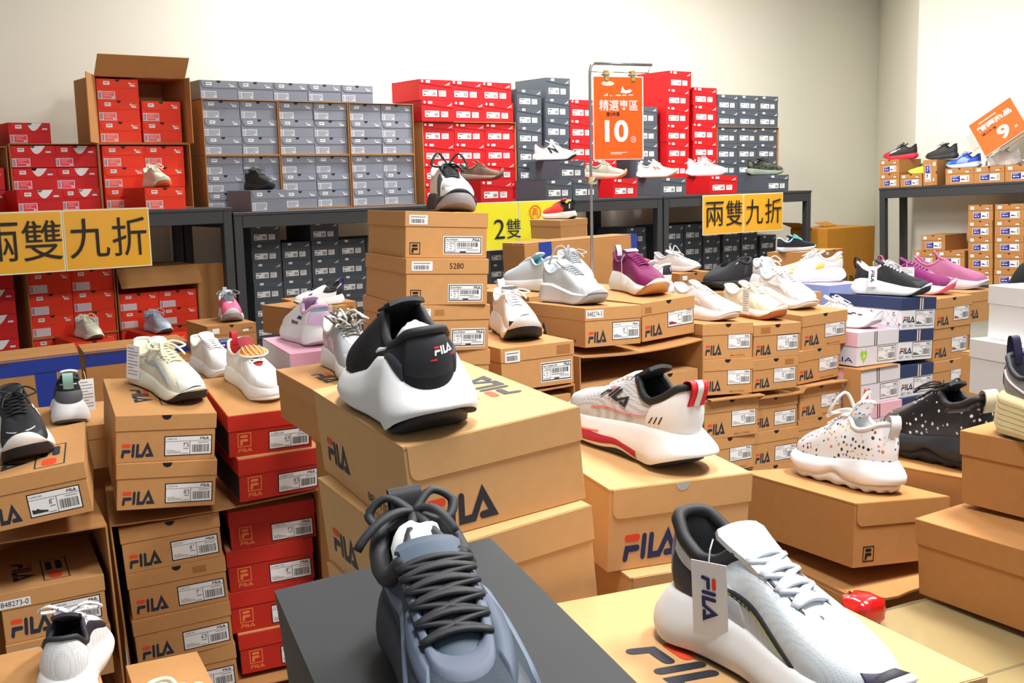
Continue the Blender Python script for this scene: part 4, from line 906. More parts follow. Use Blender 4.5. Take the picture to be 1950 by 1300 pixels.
pile('L', [dict(kind='fila', label='brown shoebox under the black shoe at the picture edge', logo=(-.02, .1, .34, .36), lab=('fila', '5-J349Z-005', '8', (44, 44, 48)), lpos=(.42, .12, .5, .46), top=(.045, .19, .05, 'turn'))])
pile('Llow', [dict(kind='fila', label='brown shoebox sized 6.5 with an 848273-0 sticker inside the left carton', logo=(.06, .1, .36, .4), lab=('fila', '5-J349Z-005', '6.5', (44, 44, 48)), lpos=(.47, .16, .48, .46), stick=(-.02, .7, .3, .16, '848273-0'), top=(.03, .19, .045, 'turn')),
              dict(kind='fila', label='brown shoebox with an 848273-0 sticker, lower in the left carton', logo=(.06, .1, .36, .4), stick=(.0, .7, .3, .16, '848273-0'))])
RN = lambda sz, lb, **o: dict(kind='kraft', fbox=(.05, .07, .26), lab=('run', 'FILA INTERUN', sz), label=lb, **o)
pile('E', [RN('23.0', 'brown shoebox sized 23.0 topping the tall pile, under a white and black shoe', stick=(.04, .72, .22, .2)), RN('26.0', 'brown shoebox sized 26.0 with black handwriting', stick=(.06, .74, .25, .2), scribble='5280', lpos=(.51, .07, .43, .38)),
           RN('26.5', 'brown shoebox sized 26.5 in the tall pile, behind the black shoe', stick=(.03, .76, .22, .16), tape=(.3, .78, .42, .9), lpos=(.52, .08, .43, .4)), dict(kind='kraft', label='brown shoebox, lowest seen in the tall pile')]); support('E')
pile('F', [dict(kind='kraftf', label='brown shoebox with a small framed F under the white printed sneaker', fbox=(.1, .08, .24))])
pile('N', [dict(kind='kraft', label='brown shoebox sized 29.0 under the white shoe with black toe', lab=('run', 'FILA TAURUS LITE', '29.0'), lpos=(.54, .1, .43, .46), stick=(.05, .66, .2, .26), tape=(.76, .72, .95, .93))])
pile('I', [F_('5-J750Z-888', '8', (150, 152, 156), label='brown shoebox with an 848274-5 sticker under the grey-white runner', side=1, stick=(.01, .74, .3, .2, '848274-5'), lpos=(.48, .14, .5, .46))])
pile('J', [F_('5-J867Z-667', '7', (140, 40, 80), label='brown shoebox under the maroon runner', notch=1, tape=(.05, .72, .17, .88), lpos=(.48, .26, .5, .46))])
CO = lambda sz, lb, **o: F_('5-J762Z-107', sz, (196, 186, 186), label=lb, notch=1, biella=.55, lpos=(.5, .26, .46, .42), **o)
pile('P1', [CO('7.5', 'brown shoebox under the pale pink runner'), CO('7', 'brown shoebox, second under the pale pink runner')])
pile('P1low', [CO('8.5', 'brown shoebox inside the three-column carton, first column, upper'), CO('6.5', 'brown shoebox inside the three-column carton, first column, lower')])
pile('P2', [F_('5-A950T-772', '6.5', label='brown shoebox under the cream shoe with tan sole', notch=1, tape=(.14, .74, .34, .92), lpos=(.5, .2, .46, .46)), F_('5-A950T-772', '8', (206, 180, 180), label='brown shoebox, second under the cream tan-soled shoe', notch=1, tape=(.7, .76, .9, .93), lpos=(.46, .22, .5, .46))])
pile('P2low', [F_('5-A950T-772', '6', label='brown shoebox inside the three-column carton, middle column, upper', notch=1), F_('5-A950T-772', '7.5', label='brown shoebox inside the three-column carton, middle column, second', notch=1), dict(kind='kraft', label='brown shoebox inside the three-column carton, middle column, lowest seen', notch=1)])
pile('P3', [CO('8.5', 'brown shoebox under the white shoe with light blue toe'), CO('6', 'brown shoebox, second under the light blue toe shoe')])
pile('P3low', [CO('7', 'brown shoebox inside the three-column carton, last column, upper'), CO('6.5', 'brown shoebox inside the three-column carton, last column, lower')])
NV = lambda lb: dict(kind='navy', lab=('fila', '5-H506Z-424', '', (90, 92, 100)), lpos=(.42, .09, .54, .5), label=lb)
pile('Nv', [NV('navy-lidded white shoebox with anchors under the black and white runner'), NV('navy-lidded white shoebox, second under the black and white runner')])
pile('Nvlow', [NV('navy-lidded white shoebox inside the carton, upper'), NV('navy-lidded white shoebox inside the carton, lower')])
PK = lambda h, lb, **o: dict(kind='pink', heart=h, lab=('fila', '5-H760Z', '', (170, 170, 160)), lpos=(.5, .08, .46, .44), side_text='ITALIA', label=lb, **o)
pile('Pk', [PK((150, 200, 60), 'white shoebox with pink lid side and a yellow-green heart', pale=1)])
pile('Pklow', [PK((236, 96, 40), 'white shoebox with an orange heart in the carton', pale=1), PK((236, 150, 60), 'pink-lidded shoebox below the orange heart one')])
BR = lambda lb: F_('5-J867Z', '', (150, 90, 60), label=lb, notch=1)
pile('Br', [dict(BR(l), kind='fila', lpos=(.5, .2, .44, .5)) for l in ('brown shoebox under the maroon bubble-soled shoe', 'brown shoebox, second under the maroon bubble-soled shoe', 'brown shoebox, third under the maroon bubble-soled shoe', 'brown shoebox, lowest under the maroon bubble-soled shoe')]); support('Br')
pile('Wh', [dict(kind='white', label='upper plain white shoebox at the picture edge'), dict(kind='white', label='lower plain white shoebox at the picture edge', logo=(.1, .3, .2, .3))])
pile('R1', [dict(kind='kraftd', label='plain brown shoebox under the cream ribbed sole')])
pile('R2', [dict(kind='kraftd', label='plain brown shoebox beneath the cream-soled shoe pile')])
_k = S['K']; _o = Vector(_k[0])-(frame((0, 0, 0), *_k[1:4]) @ Vector((0, .05, 0))); S['K'] = (tuple(_o), *_k[1:5], .39, _k[6])
pile('K', [dict(kind='blackbox', label='large black shoebox under the dark blue-grey shoe')]); support('K')
pile('Fb', [dict(kind='kraftf', label='brown shoebox under the black printed sneaker')]); support('Fb', w=.05, l=.06, x=.205, y=.305)
_f = frame((0, 0, 0), 25, -.02, 0); _o = Vector((.078, 1.262, 1.052))-(_f @ Vector((.07, .36, 0))); S['G'] = ((_o.x, _o.y, _o.z+.0014), 25., -.02, 0, .33, .36, [(.12, 0, 0, 0)])
pile('G', [dict(kind='filaf', label='tan shoebox top with printed letters under the pale grey runner', top=(.035, .21, .06, 'turn'))]); support('G')
MZ = lambda lb, **o: dict(kind='mizuno', label=lb, **o)
pile('M1', [MZ('brown shoebox with blue 25.5 label under the pink runner', pic=(190, 70, 90))])
pile('M5', [MZ('brown shoebox lying under the pink runner box', pic=(180, 60, 90))])
pile('M2', [MZ('brown shoebox under the white and black trail shoe', pic=(180, 60, 90))])
pile('M2b', [MZ('brown shoebox close behind the trail-shoe box')])
pile('M3', [dict(kind='pinkbox', label='pink and grey shoebox under the lilac chunky shoe')]); support('M3')
pile('M4', [dict(kind='fila', label='brown shoebox under the silver shoe with pink stripes', top=(.04, .2, .04, 'turn'))]); support('M4')
pile('M7', [dict(kind='kraft', label='small brown shoebox under the coral and black shoe')])
pile('M10b', [MZ('brown shoebox under the navy runner with turquoise laces')])
S['M10c'] = (tuple(frame(*[S['M10b'][i] for i in (0, 1, 2, 3)]) @ Vector((.203, .01, -.002))), S['M10b'][1], S['M10b'][2], S['M10b'][3], .2, .31, [(.113, 0, 0, 0)])
pile('M10c', [MZ('brown shoebox beside the one under the navy runner')]); support('M10b'); support('M10c')
pile('M9', [dict(kind='mizuno', label='brown shoebox peeping over the white shoe with black toe')]); support('M9')
# ------------------------------------------------------------------ larger cartons among the piles
def cart(n, z0, dx, dy, w, l, h, label, dz=0, **o):
    """open carton standing in the frame of pile N: corner offsets (dx, dy) and floor level z0"""
    Fm = FR[n][0]; return open_carton(Fm @ Matrix.Translation((dx+w/2, dy+l/2, z0)), w, l, h, label, **o)
k = FR['Clow'][1]
cart('Clow', k-.005, -.02, -.012, .50, .40, -k+.022, 'sagging open carton holding a brown column and a red column', sag=.008, left=True)
support('Clow', .008, w=.46, l=.38, x=.235, y=.18)
k = FR['Llow'][1]
cart('Llow', k-.125, -.26, -.012, .495, .40, -k+.125+.115, 'open carton at the picture edge with brown boxes inside', sag=-.004); support('Llow', .13, w=.4, l=.36, x=0)
Fm, z, out, kk, D = FR['I']
MQ = Fm @ Matrix.Translation((0, 0, -D[6][0][0])) @ Matrix.Rotation(R(1.5), 4, 'Z')
MQ = Matrix.Translation(MQ.translation) @ Matrix.Rotation(R(34), 4, 'Z') @ Matrix.Rotation(R(-.4), 4, 'Y')
open_carton(MQ @ Matrix.Translation((.213, .175, -.2625)), .485, .37, .2465, 'open half-empty carton under the two boxes with grey and maroon runners', sag=.012)
for i, lb in enumerate(('brown shoebox with letters low in the half-empty carton', 'brown shoebox with a finger hole low in the half-empty carton')):
    shoebox(MQ @ Matrix.Translation((-.022+.117+.235*i, .175, -.2575)), 'fila', .228, .335, .148, lb, logo=(.04, .2, .3, .32), notch=1)
cQ = MQ @ Vector((.213, .175, 0))
for i in range(2): shut_carton(Matrix.Translation((cQ.x, cQ.y, i*.385)) @ Matrix.Rotation(R(34), 4, 'Z'), .36, .3, .384, 'plain brown carton on the floor beneath a pile of shoeboxes', group=BASEG)
# carton behind the white shoe's box, whose rough edge sticks out below it
Fm, z, out, kk, D = FR['N']
open_carton(Fm @ Matrix.Translation((.112, .17, z-.262)), .236, .34, .258, 'narrow open carton with a rough edge under the size 29.0 box', sag=.004)
shoebox(Fm @ Matrix.Translation((.112, .165, z-.2575)), 'kraft', .22, .32, .115, 'brown shoebox low in the narrow carton'); shoebox(Fm @ Matrix.Translation((.108, .165, z-.142)), 'kraft', .215, .32, .112, 'brown shoebox high in the narrow carton under the size 29.0 box')
FR['N'] = (Fm, z-.264, out, kk, D); support('N')
# carton of the three columns
Fm = FR['P3low'][0]
k3 = FR['P1low']; a = k3[0] @ Vector((0, 0, 0)); b = FR['P3low'][0] @ Vector((FR['P3low'][4][4], 0, 0)); yw = math.degrees(math.atan2(b.y-a.y, b.x-a.x)); ln = (Vector((b.x-a.x, b.y-a.y))).length
MP = Matrix.Translation((a.x, a.y, min(a.z, b.z))) @ Matrix.Rotation(R(yw), 4, 'Z')
mb = MB()
t = thing('carton', MP, 'wide open carton holding three columns of brown boxes', 'carton')
q = []
for n in ('P1low', 'P2low', 'P3low'):
    F_n, _z, _o, _k, _D = FR[n]
    for e in (0, .5, 1): q.append(MP.inverted() @ (F_n @ Vector((_D[4]*_k*e, -.008, .004))))
mb = MB(); mb.grid([[tuple(v), tuple(v+Vector((0, -.022+.004*(i % 2), -.002))), tuple(v+Vector((0, -.022+.004*(i % 2), .002))), tuple(v+Vector((0, 0, .004))), tuple(v)] for i, v in enumerate(q)], CARTON); obj('top_panel', mb.mesh('top_panel'), t)
panel(t, 'back_panel', (-.012, .41, -.36), (ln-.14, 0, 0), (0, 0, .37), -.004)
for n in ('P1low', 'P2low', 'P3low'): support(n)
# carton behind the pink-heart boxes
Fm, z, out, kk, D = FR['Pklow']
t = thing('carton', Fm, 'tall carton holding the white heart boxes and navy-lidded boxes', 'carton')
panel(t, 'side_panel', (-.026, -.02, z-.12), (0, .07, 0), (0, 0, -z+.12+.002), .004); panel(t, 'back_panel', (-.0, .388, z-.12), (.46, 0, 0), (0, 0, -z+.12), -.004)
panel(t, 'top_panel', (-.008, -.012, .0006), (.215, 0, 0), (0, .385, 0), .0014)
support('Pklow'); support('Nvlow')
# cartons with blue tape behind the first row
TG = 'cartons with blue tape'
def tcart(n, k, label, tape, mark=None):
    O, yaw, tx, ty, w, l, bs = S[n]; O = [k*O[0], k*O[1], EYE+k*(O[2]-EYE)]; w *= k; l *= k; top = O[2]; n_ = 2; h = .3
    Fm = frame(O, yaw, tx, ty) @ Matrix.Translation((w/2, l/2, -h)); tp = [(q[0], *[v*w if i in (0, 2) else v for i, v in enumerate(q[1:5])], *q[5:]) for q in tape]
    shut_carton(Fm, w, l, h, label, tp, mark)
    c = Fm @ Vector((0, 0, 0)); hb = c.z-.5*w*abs(tx)-.5*l*abs(ty)-.004
    shut_carton(Matrix.Translation((c.x, c.y, 0)) @ Matrix.Rotation(R(yaw), 4, 'Z'), w-.02, l-.02, hb, 'plain brown carton on the floor beneath a pile of shoeboxes', group=BASEG)
    return Fm
tcart('T1', .92, 'big brown carton with blue tape at the picture edge', [('f', 0, .235, 1, .294), ('f', .70, .0, .84, .24), ('t', .0, .0, 1, .02)], [('PLEASE RECYCLE THIS BOX', -.1, .28, .012, .42, C(60, 50, 40))])
tcart('T2', .88, 'big brown carton with blue tape behind the cream runner', [('f', 0, .235, 1, .294), ('f', .6, .0, .75, .24), ('t', .0, .0, 1, .02)], [('PLEASE RECYCLE THIS BOX', -.06, .28, .012, .34, C(60, 50, 40))])
Fm8 = tcart('M8', .92, 'long brown carton with blue tape strips behind the grey-white runner', [('f', .12, .0, .23, .3), ('f', .945, .02, 1, .302), ('t', .94, 0, 1, .08)])
# printed carton by the far rack end
OCH = mat('ochre_card', (176, 120, 40), .75, .2, noise=.1, nscale=20); F10 = W(7.825, 5.785, .50)
t = shut_carton(F10, .65, .37, .592, 'large ochre carton with big brand lettering and raised flap by the far rack end', None, [('MIZUNO', .10, .12, .075, .38, C(58, 46, 30))], m=OCH)
panel(t, 'raised_flap', (-.325, -.035, .592), (0, .20, 0), (-.16, .0, .05), .004, OCH); panel(t, 'raised_flap', (-.05, .05, .594), (.2, .02, 0), (0, .10, .03), .004, OCH)
shut_carton(W(7.825, 5.785, 0), .62, .35, .498, 'plain brown carton on the floor beneath a pile of shoeboxes', group=BASEG)
# cartons under the F box and the film-wrapped carton in front
Fm, z, out, kk, D = FR['F']; c = Fm @ Vector((.11, .165, z))
FC = Matrix.Translation((c.x+.045, c.y+.05, c.z-.36-.02)) @ Matrix.Rotation(R(24.4), 4, 'Z')
tf = shut_carton(FC, .38, .40, .36, 'brown carton with frayed flap under the printed sneaker box')
mb = MB(); xs = np.linspace(-.185, .02, 10); mb.grid([[(x, -.19, .361), (x, -.225-.02*math.sin((x+.2)*14), .357+.004*math.sin(x*60)), (x, -.225-.02*math.sin((x+.2)*14), .361+.004*math.sin(x*60)), (x, -.2, .365), (x, -.2, .361)] for x in xs], CARTON); obj('torn_flap', mb.mesh('torn_flap'), tf)
shut_carton(Matrix.Translation((FC.translation.x, FC.translation.y, 0)) @ Matrix.Rotation(R(24.4), 4, 'Z'), .30, .3, FC.translation.z-.001, 'plain brown carton on the floor beneath a pile of shoeboxes', group=BASEG)
# film-wrapped carton in front of the printed-sneaker box
FILM = mat('film_wrapped_card', (142, 114, 54), .3, .5, noise=.08, nscale=12, coat=.5)
MV = Matrix.Translation((.47, 1.585, .878)) @ Matrix.Rotation(R(26), 4, 'Z')
tv = shut_carton(MV @ Matrix.Translation((.30, -.23, -.4)), .6, .46, .397, 'carton wrapped in shiny clear film, bent top, in front of the plain brown pile', m=FILM)
mb = MB(); rng = np.random.RandomState(3); nx, ny = 26, 20; g = np.zeros((nx, ny, 3)); xs, ys = np.linspace(-.302, .302, nx), np.linspace(-.232, .232, ny)
for i, x in enumerate(xs):
    for j, y in enumerate(ys):
        z = .3985+.003*max(0, math.sin(x*19+y*9))**6+.0022*max(0, math.sin(-x*11+y*23+1))**8+.0012*rng.rand(); g[i, j] = (x, y, z)
mb.grid(g, mat('clear_film', (236, 222, 180), .12, .6, alpha=.22)); o = obj('plastic_film', mb.mesh('plastic_film', True), tv)
shut_carton(Matrix.Translation((MV @ Vector((.30, -.23, -.4)))*1) @ Matrix.Rotation(R(26), 4, 'Z') @ Matrix.Translation((0, 0, -.478)), .56, .42, .476, 'plain brown carton on the floor beneath a pile of shoeboxes', group=BASEG)
# red packet
mb = MB(); g = []
for i in range(9):
    a = []
    for j in range(16):
        th = 2*math.pi*j/16; ct, sn = math.cos(th), math.sin(th); q = (abs(ct)**6+abs(sn)**6)**(-1/6); s_ = [.0, .8, .97, 1, .99, 1, .96, .8, 0][i]; r_ = .0015*math.sin(j*2.6+i*1.7)
        a.append(((-.034+.0085*i), ct*q*(.026*s_+r_), .024+sn*q*(.022*s_+r_)))
    g.append(a+[a[0]])
mb.grid(g, mat('red_film', (196, 16, 22), .18, .6, noise=.2, nscale=60, coat=.6)); o = obj('red_packet', mb.mesh('red_packet', True)); o.matrix_world = MV @ Matrix.Translation((.036, -.029, .0005)) @ Matrix.Rotation(R(6), 4, 'Z'); tag(o, 'small glossy red wrapped packet by the torn carton flap', 'packet')
# further boxes that carry single shoes
def box1(n, O, yaw, style, W_=.215, L_=.33, H=.118, tx=0, ty=0, sup=True):
    S[n] = (O, yaw, tx, ty, W_, L_, [(H, 0, 0, 0)]); pile(n, [style])
    if sup: support(n)
KF_ = lambda lb: dict(kind='kraft', label=lb)
box1('Lb', (-1.20, 2.76, .945), 26, KF_('brown shoebox under the black and mint shoe'), W_=.22)
box1('Db', (-.93, 2.99, 1.005), 26, KF_('brown shoebox behind the pumpkin shoe, under a plain white shoe'))
box1('Ib', (.06, 3.64, 1.165), 33, KF_('brown shoebox behind the grey-white runner'))
box1('Jb', (.255, 3.62, 1.178), 36, KF_('brown shoebox behind the maroon runner'))
box1('Pb', (.50, 4.06, 1.098), 28, KF_('brown shoebox behind the pale pink runner'), W_=.22)
box1('Pc', (.745, 4.16, 1.108), 22, KF_('brown shoebox under the black slip-on'), W_=.27, L_=.3)
box1('Pd', (1.03, 4.17, 1.092), 30, KF_('brown shoebox behind the light blue toe shoe'), W_=.2, L_=.28)
box1('Sky', (1.335, 4.62, 1.078), 34, dict(kind='sky', label='sky blue and lilac shoebox under the white and gold shoe'), L_=.33)
box1('Brb', (1.745, 4.20, 1.082), 33.5, dict(kind='fila', label='brown shoebox under the pink slip-on, beside the bubble-soled pile', logo=(.06, .12, .3, .3)), W_=.2)
box1('Cl', (.60, 5.30, 1.10), 32, MZ('small brown shoebox far back between hanging sign and slip-on'), W_=.22)
box1('Cm', (.83, 5.44, 1.07), 32, MZ('small brown shoebox far back under a white-laced shoe'), W_=.22)
box1('Ap', (.091, 4.06, 1.031), 28, dict(kind='greyap', label='grey shoebox with pale letters behind the 848274-5 box'), W_=.2)
box1('Bb', (-.53, 1.55, .65), 26, KF_('tan shoebox end at the lower picture edge'), W_=.13, L_=.5)
box1('Bc', (-.935, 1.56, .70), 26, KF_('brown shoebox at the lower edge under the white mesh shoe'), W_=.30, L_=.36)
support('Wh', .0)
# ------------------------------------------------------------------ shoes on the piles
def put(n, xy, ang, label, mode='toe', L=.285, roll=0, **st):
    Fm, z, out, k, D = FR[n]; a = R(ang); d = Vector((math.cos(a), math.sin(a), 0)); p = Vector((xy[0]*k, xy[1]*k, .0006)); L *= k
    c = p-d*L*.5 if mode == 'toe' else (p+d*L*.5 if mode == 'heel' else p)
    return shoe(Fm @ Matrix.Translation(c) @ Matrix.Rotation(a, 4, 'Z'), label, L=L, **st)
WH, BK = (238, 238, 240), (30, 30, 33)
fat = dict(zt=[(0, .19), (.1, .215), (.25, .215), (.45, .17), (.7, .13), (.9, .115), (1, .14)], zc=[(0, .43), (.06, .42), (.14, .345), (.22, .315), (.3, .335), (.37, .40), (.44, .39), (.55, .34), (.68, .275)], wide=1.12, flare=.02, heelflare=.03)
low = dict(zt=[(0, .12), (.3, .10), (.6, .085), (1, .1)], zc=[(0, .33), (.06, .325), (.14, .25), (.22, .225), (.3, .245), (.37, .31), (.44, .31), (.55, .28), (.68, .225)], flare=.006, heelflare=.006)
def fbar(k): return [stroke2([(0, .1), (1, .55)], .3), stroke2([(.1, -.3), (.7, .0)], .25)]
# 1 black shoe seen from its heel
put('A', (.052, .010), 85, 'black sneaker with thick white sole, heel towards the viewer, on the big tan box', 'heel', .30,
    up=mat('black_mesh', (30, 31, 34), .8, .3, noise=.25, nscale=90, bump=.15, bscale=500), mid=(250, 250, 250), outs=(52, 52, 54), lin=(34, 34, 38), col=(40, 41, 46), ins=(250, 250, 252), stuff=.055, cr=.018, ton=(32, 32, 36), lac=BK, bow=0,
    zt=[(0, .175), (.05, .21), (.14, .305), (.3, .28), (.45, .2), (.65, .15), (1, .14)], tz=.05, zc=[(0, .41), (.05, .405), (.13, .355), (.22, .335), (.3, .37), (.37, .45), (.45, .44), (.55, .37), (.68, .29)], wide=1.2, flare=.03, heelflare=.06, zo=[(0, .055), (.08, .045), (.16, .015), (.9, .02), (1, .04)], zb=[(0, .06), (.1, 0), (.72, 0), (.86, .022), (1, .085)],
    bands=[('heel_counter', .43, .57, .18, .86, (38, 39, 43)), ('side_overlay', .36, .425, lambda q: .0, lambda q: .30+.12*math.sin(q*3), (54, 58, 66)), ('side_overlay', .575, .64, 0, .4, (54, 58, 66)), ('side_stripe', .30, .335, lambda q: .35+.2*q, lambda q: .62+.22*q, (240, 240, 244))],
    prints=[('logo', .508, .46, .058, .15, (248, 248, 250), (226, 44, 44)), ([stroke2([(0, 0), (1, 0)], .5)], .508, .405, .056, .06, (210, 36, 40), (0, 0, 0))])
# 2 dark blue-grey shoe on the black box
def bow_up(s, mb):
    k0 = np.array([.075, .01, .36]); m = C(40, 41, 46)
    for sg in (1, -1):
        mb.tube(s.out(np.array(crom([k0, k0+np.array([-.05, .06*sg, .035]), k0+np.array([-.04, .115*sg, .0]), k0+np.array([.01, .08*sg, -.03]), k0], 6))).tolist(), .0042, m, 7, .75)
        mb.tube(s.out(np.array(bez([k0, k0+np.array([.03, -.05*sg, .04]), k0+np.array([.07, -.10*sg-.03, .01]), k0+np.array([.09, -.13*sg-.04, -.04])], 12))).tolist(), .0042, m, 7, .75)
        mb.tube(s.out(np.array(bez([k0, k0+np.array([.09, .02*sg, .0]), np.array([.27, .05*sg, .33]), np.array([.40, .075*sg, .36])], 12))).tolist(), .0042, m, 7, .75)
DK = mat('slate_mesh', (52, 62, 72), .75, .3, noise=.22, nscale=70, bump=.2, bscale=420)
put('K', (.112, .235), -96, 'dark blue-grey running shoe tied up by its own black laces, on the black box', 'heel', .335,
    up=DK, mid=(50, 54, 64), outs=(30, 31, 35), lin=(30, 31, 34), col=(32, 33, 37), ins=(250, 250, 252), stuff=.075, tz=.015, cr=.026, ton=(66, 82, 98), lac=(34, 35, 40), lr=.0038, rows=6, lx=(.665, .41), bow=0, toe=.3, wide=1.0, boff=.008, xv=.70,
    zc=[(0, .345), (.05, .34), (.13, .29), (.22, .265), (.3, .285), (.37, .35), (.45, .35), (.55, .33), (.70, .27)], hw=[(0, .05), (.05, .07), (.12, .10), (.2, .108), (.28, .10), (.34, .08), (.4, .07), (.5, .066), (.64, .06), (.72, .055)], zt=[(0, .165), (.15, .165), (.3, .15), (.5, .125), (.75, .11), (1, .13)],
    bands=[('eyestay', -.245, .245, .80, .985, (92, 102, 120)), ('toe_cap', -.14, .14, 0, .52, (64, 70, 82)), ('side_overlay', .16, .33, lambda q: .15+.5*q, lambda q: .34+.5*q, (96, 108, 128)), ('side_overlay', .84, .67, lambda q: .15+.5*q, lambda q: .34+.5*q, (96, 108, 128)), ('heel_counter', .40, .60, 0, .5, (58, 62, 74)), ('side_overlay', .10, .2, .55, .78, (74, 86, 104)), ('side_overlay', .90, .8, .55, .78, (74, 86, 104))],
    tab=((34, 35, 40), .06, .045), extra=[('tied_bow', bow_up)])
# 3 silver and red runner
SIL = knit('silver_mesh', (205, 207, 210), (92, 94, 98), 400, thr=.3)
put('B', (.145, .028), 98, 'silver and white runner with red arch and red heel loop, heel at the box edge', 'heel', .285,
    up=SIL, mid=(250, 250, 250), outs=(46, 44, 52), lin=(28, 28, 31), col=(26, 27, 30), stuff=.0, ton=(34, 35, 38), lac=(235, 235, 238), cr=.02, bow=0, wide=1.1, flare=.025, heelflare=.075, arch=.02,
    zt=[(0, .18), (.12, .195), (.3, .18), (.5, .16), (.75, .135), (1, .145)], zc=[(0, .42), (.05, .41), (.13, .345), (.22, .305), (.3, .325), (.37, .40), (.45, .385), (.55, .335), (.68, .275)], zb=[(0, .05), (.12, 0), (.72, 0), (.86, .022), (1, .085)], zo=[(0, .05), (.1, .03), (.2, .012), (.9, .02), (1, .04)],
    mbands=[(lambda q: .25+.3*q, lambda q: .5+.12*q, .04, .24, (236, 120, 110)), (lambda q: .02+.1*math.sin(math.pi*q), lambda q: .60-.3*q, .20, .335, (178, 40, 62))],
    bands=[('heel_overlay', .40, .60, 0, .93, (242, 243, 245)), ('side_overlay', .34, .41, .0, .90, (236, 237, 240)), ('eyestay', -.235, .235, .86, .99, (236, 237, 240)), ('side_stripe', .20, .34, lambda q: .18+.16*q, lambda q: .205+.16*q, (236, 130, 140)), ('toe_cap', -.1, .1, 0, .3, (214, 216, 220))],
    prints=[('logo', .205, .40, .07, .24, (40, 40, 44), (232, 130, 140)), ([stroke2([(.0, 0), (.2, 1)], .12), stroke2([(.4, 0), (.6, 1)], .12), stroke2([(.8, 0), (1, 1)], .12)], .355, .16, .04, .14, (60, 60, 64), (0, 0, 0))],
    tab=((224, 40, 52), .03, .05), tab2=(246, 246, 248))
# 4 pale grey runner in front
PG = knit('pale_mesh', (214, 222, 228), (168, 178, 186), 480, thr=.26)
put('G', (.125, .235), -83, 'pale grey and white runner with a hanging brand tag and lime heel', 'heel', .295,
    up=PG, mid=(250, 250, 250), outs=(44, 42, 50), lin=(30, 31, 34), col=(28, 29, 32), stuff=-.12, ton=(222, 228, 232), lac=(204, 210, 218), lr=.0055, rows=4, lx=(.64, .43), bow=0, cr=.026, wide=1.1, flare=.025, heelflare=.05, tz=.07, tw=1.3,
    zt=[(0, .2), (.1, .205), (.3, .19), (.5, .16), (.75, .135), (1, .13)], zc=[(0, .46), (.05, .455), (.13, .39), (.22, .345), (.3, .355), (.37, .41), (.45, .385), (.55, .34), (.68, .28)], zo=[(0, .03), (.1, .015), (.85, .015), (.93, .07), (1, .12)],
    bands=[('heel_counter', .5, .585, .0, .93, (146, 146, 164)), ('side_overlay', .585, .66, lambda q: 0, lambda q: .5-.1*q, (52, 54, 60)), ('heel_counter', .42, .5, .0, .93, (112, 112, 128)), ('heel_accent', .475, .565, .60, .92, (196, 224, 40)), ('side_overlay', .665, .735, lambda q: .0, lambda q: .42+.3*math.sin(q*3.1), (200, 206, 214)), ('side_stripe', .655, .82, lambda q: .62-.62*q, lambda q: .86-.80*q, (44, 45, 50)), ('side_piping', .66, .80, lambda q: .70-.64*q, lambda q: .735-.655*q, (196, 224, 40)), ('lace_loop', .818, .846, .84, .97, (54, 55, 60)), ('lace_loop', .884, .914, .84, .97, (54, 55, 60)), ('lace_loop', .182, .154, .84, .97, (54, 55, 60)), ('lace_loop', .116, .086, .84, .97, (54, 55, 60)), ('vamp_patch', -.085, .085, .80, .965, (236, 240, 243)), ('toe_bumper', -.06, .0, .0, .3, (58, 50, 78))],
    prints=[('fbox', .97, .86, .018, .06, (36, 36, 40), (0, 0, 0))], card=((.34, -.178, .385), 24, .038, .082, 'logo'), lean=-.12)
# 5 white printed chunky sneaker, 6 its black companion
PW = printed('white_print', (240, 240, 242), [(30, 30, 32), (226, 120, 60), (40, 40, 44), (150, 110, 190), (200, 60, 50), (190, 150, 110), (60, 60, 64), (230, 190, 60)], 95)
PB = printed('black_print', (26, 26, 29), [(210, 210, 214), (240, 240, 240), (150, 150, 156)], 80, .24, rough=.3)
ch = dict(lugs=1, arch=.05, wide=1.12, flare=.03, heelflare=.03, zo=[(0, .06), (.5, .05), (.9, .05), (1, .06)], zb=[(0, .01), (.1, 0), (.75, 0), (.9, .03), (1, .075)], zt=[(0, .21), (.12, .215), (.3, .195), (.5, .17), (.7, .165), (.9, .165), (1, .175)], zc=[(0, .47), (.05, .465), (.13, .42), (.22, .40), (.3, .41), (.37, .47), (.45, .47), (.55, .42), (.68, .36)])
put('F', (.128, .175), 86, 'white chunky sneaker printed with tiny coloured motifs, laces standing up', 'mid', .275, up=PW, mid=(248, 248, 250), outs=(244, 244, 247), lin=(236, 236, 240), col=(244, 244, 247), ton=PW, lac=(240, 240, 243), lr=.004, bow=2.2, tab=((240, 240, 243), .05, .04), tz=.12,
    bands=[('toe_cap', -.11, .11, 0, .28, (244, 244, 246))], **ch)
put('Fb', (.10, .14), 78, 'black chunky sneaker printed with small white marks and cream loops', 'mid', .275, up=PB, mid=(36, 38, 42), outs=(26, 26, 30), lin=(24, 24, 27), col=(30, 30, 34), ton=(28, 28, 31), lac=(34, 34, 38), stuff=-.1, tab=((236, 222, 190), .05, .05), cr=.024, bow=.6,
    bands=[('collar_panel', .30, .47, .66, .98, mat('black_patent', (24, 24, 28), .2, .6, coat=.5))], tlogo=(238, 226, 196), **ch)
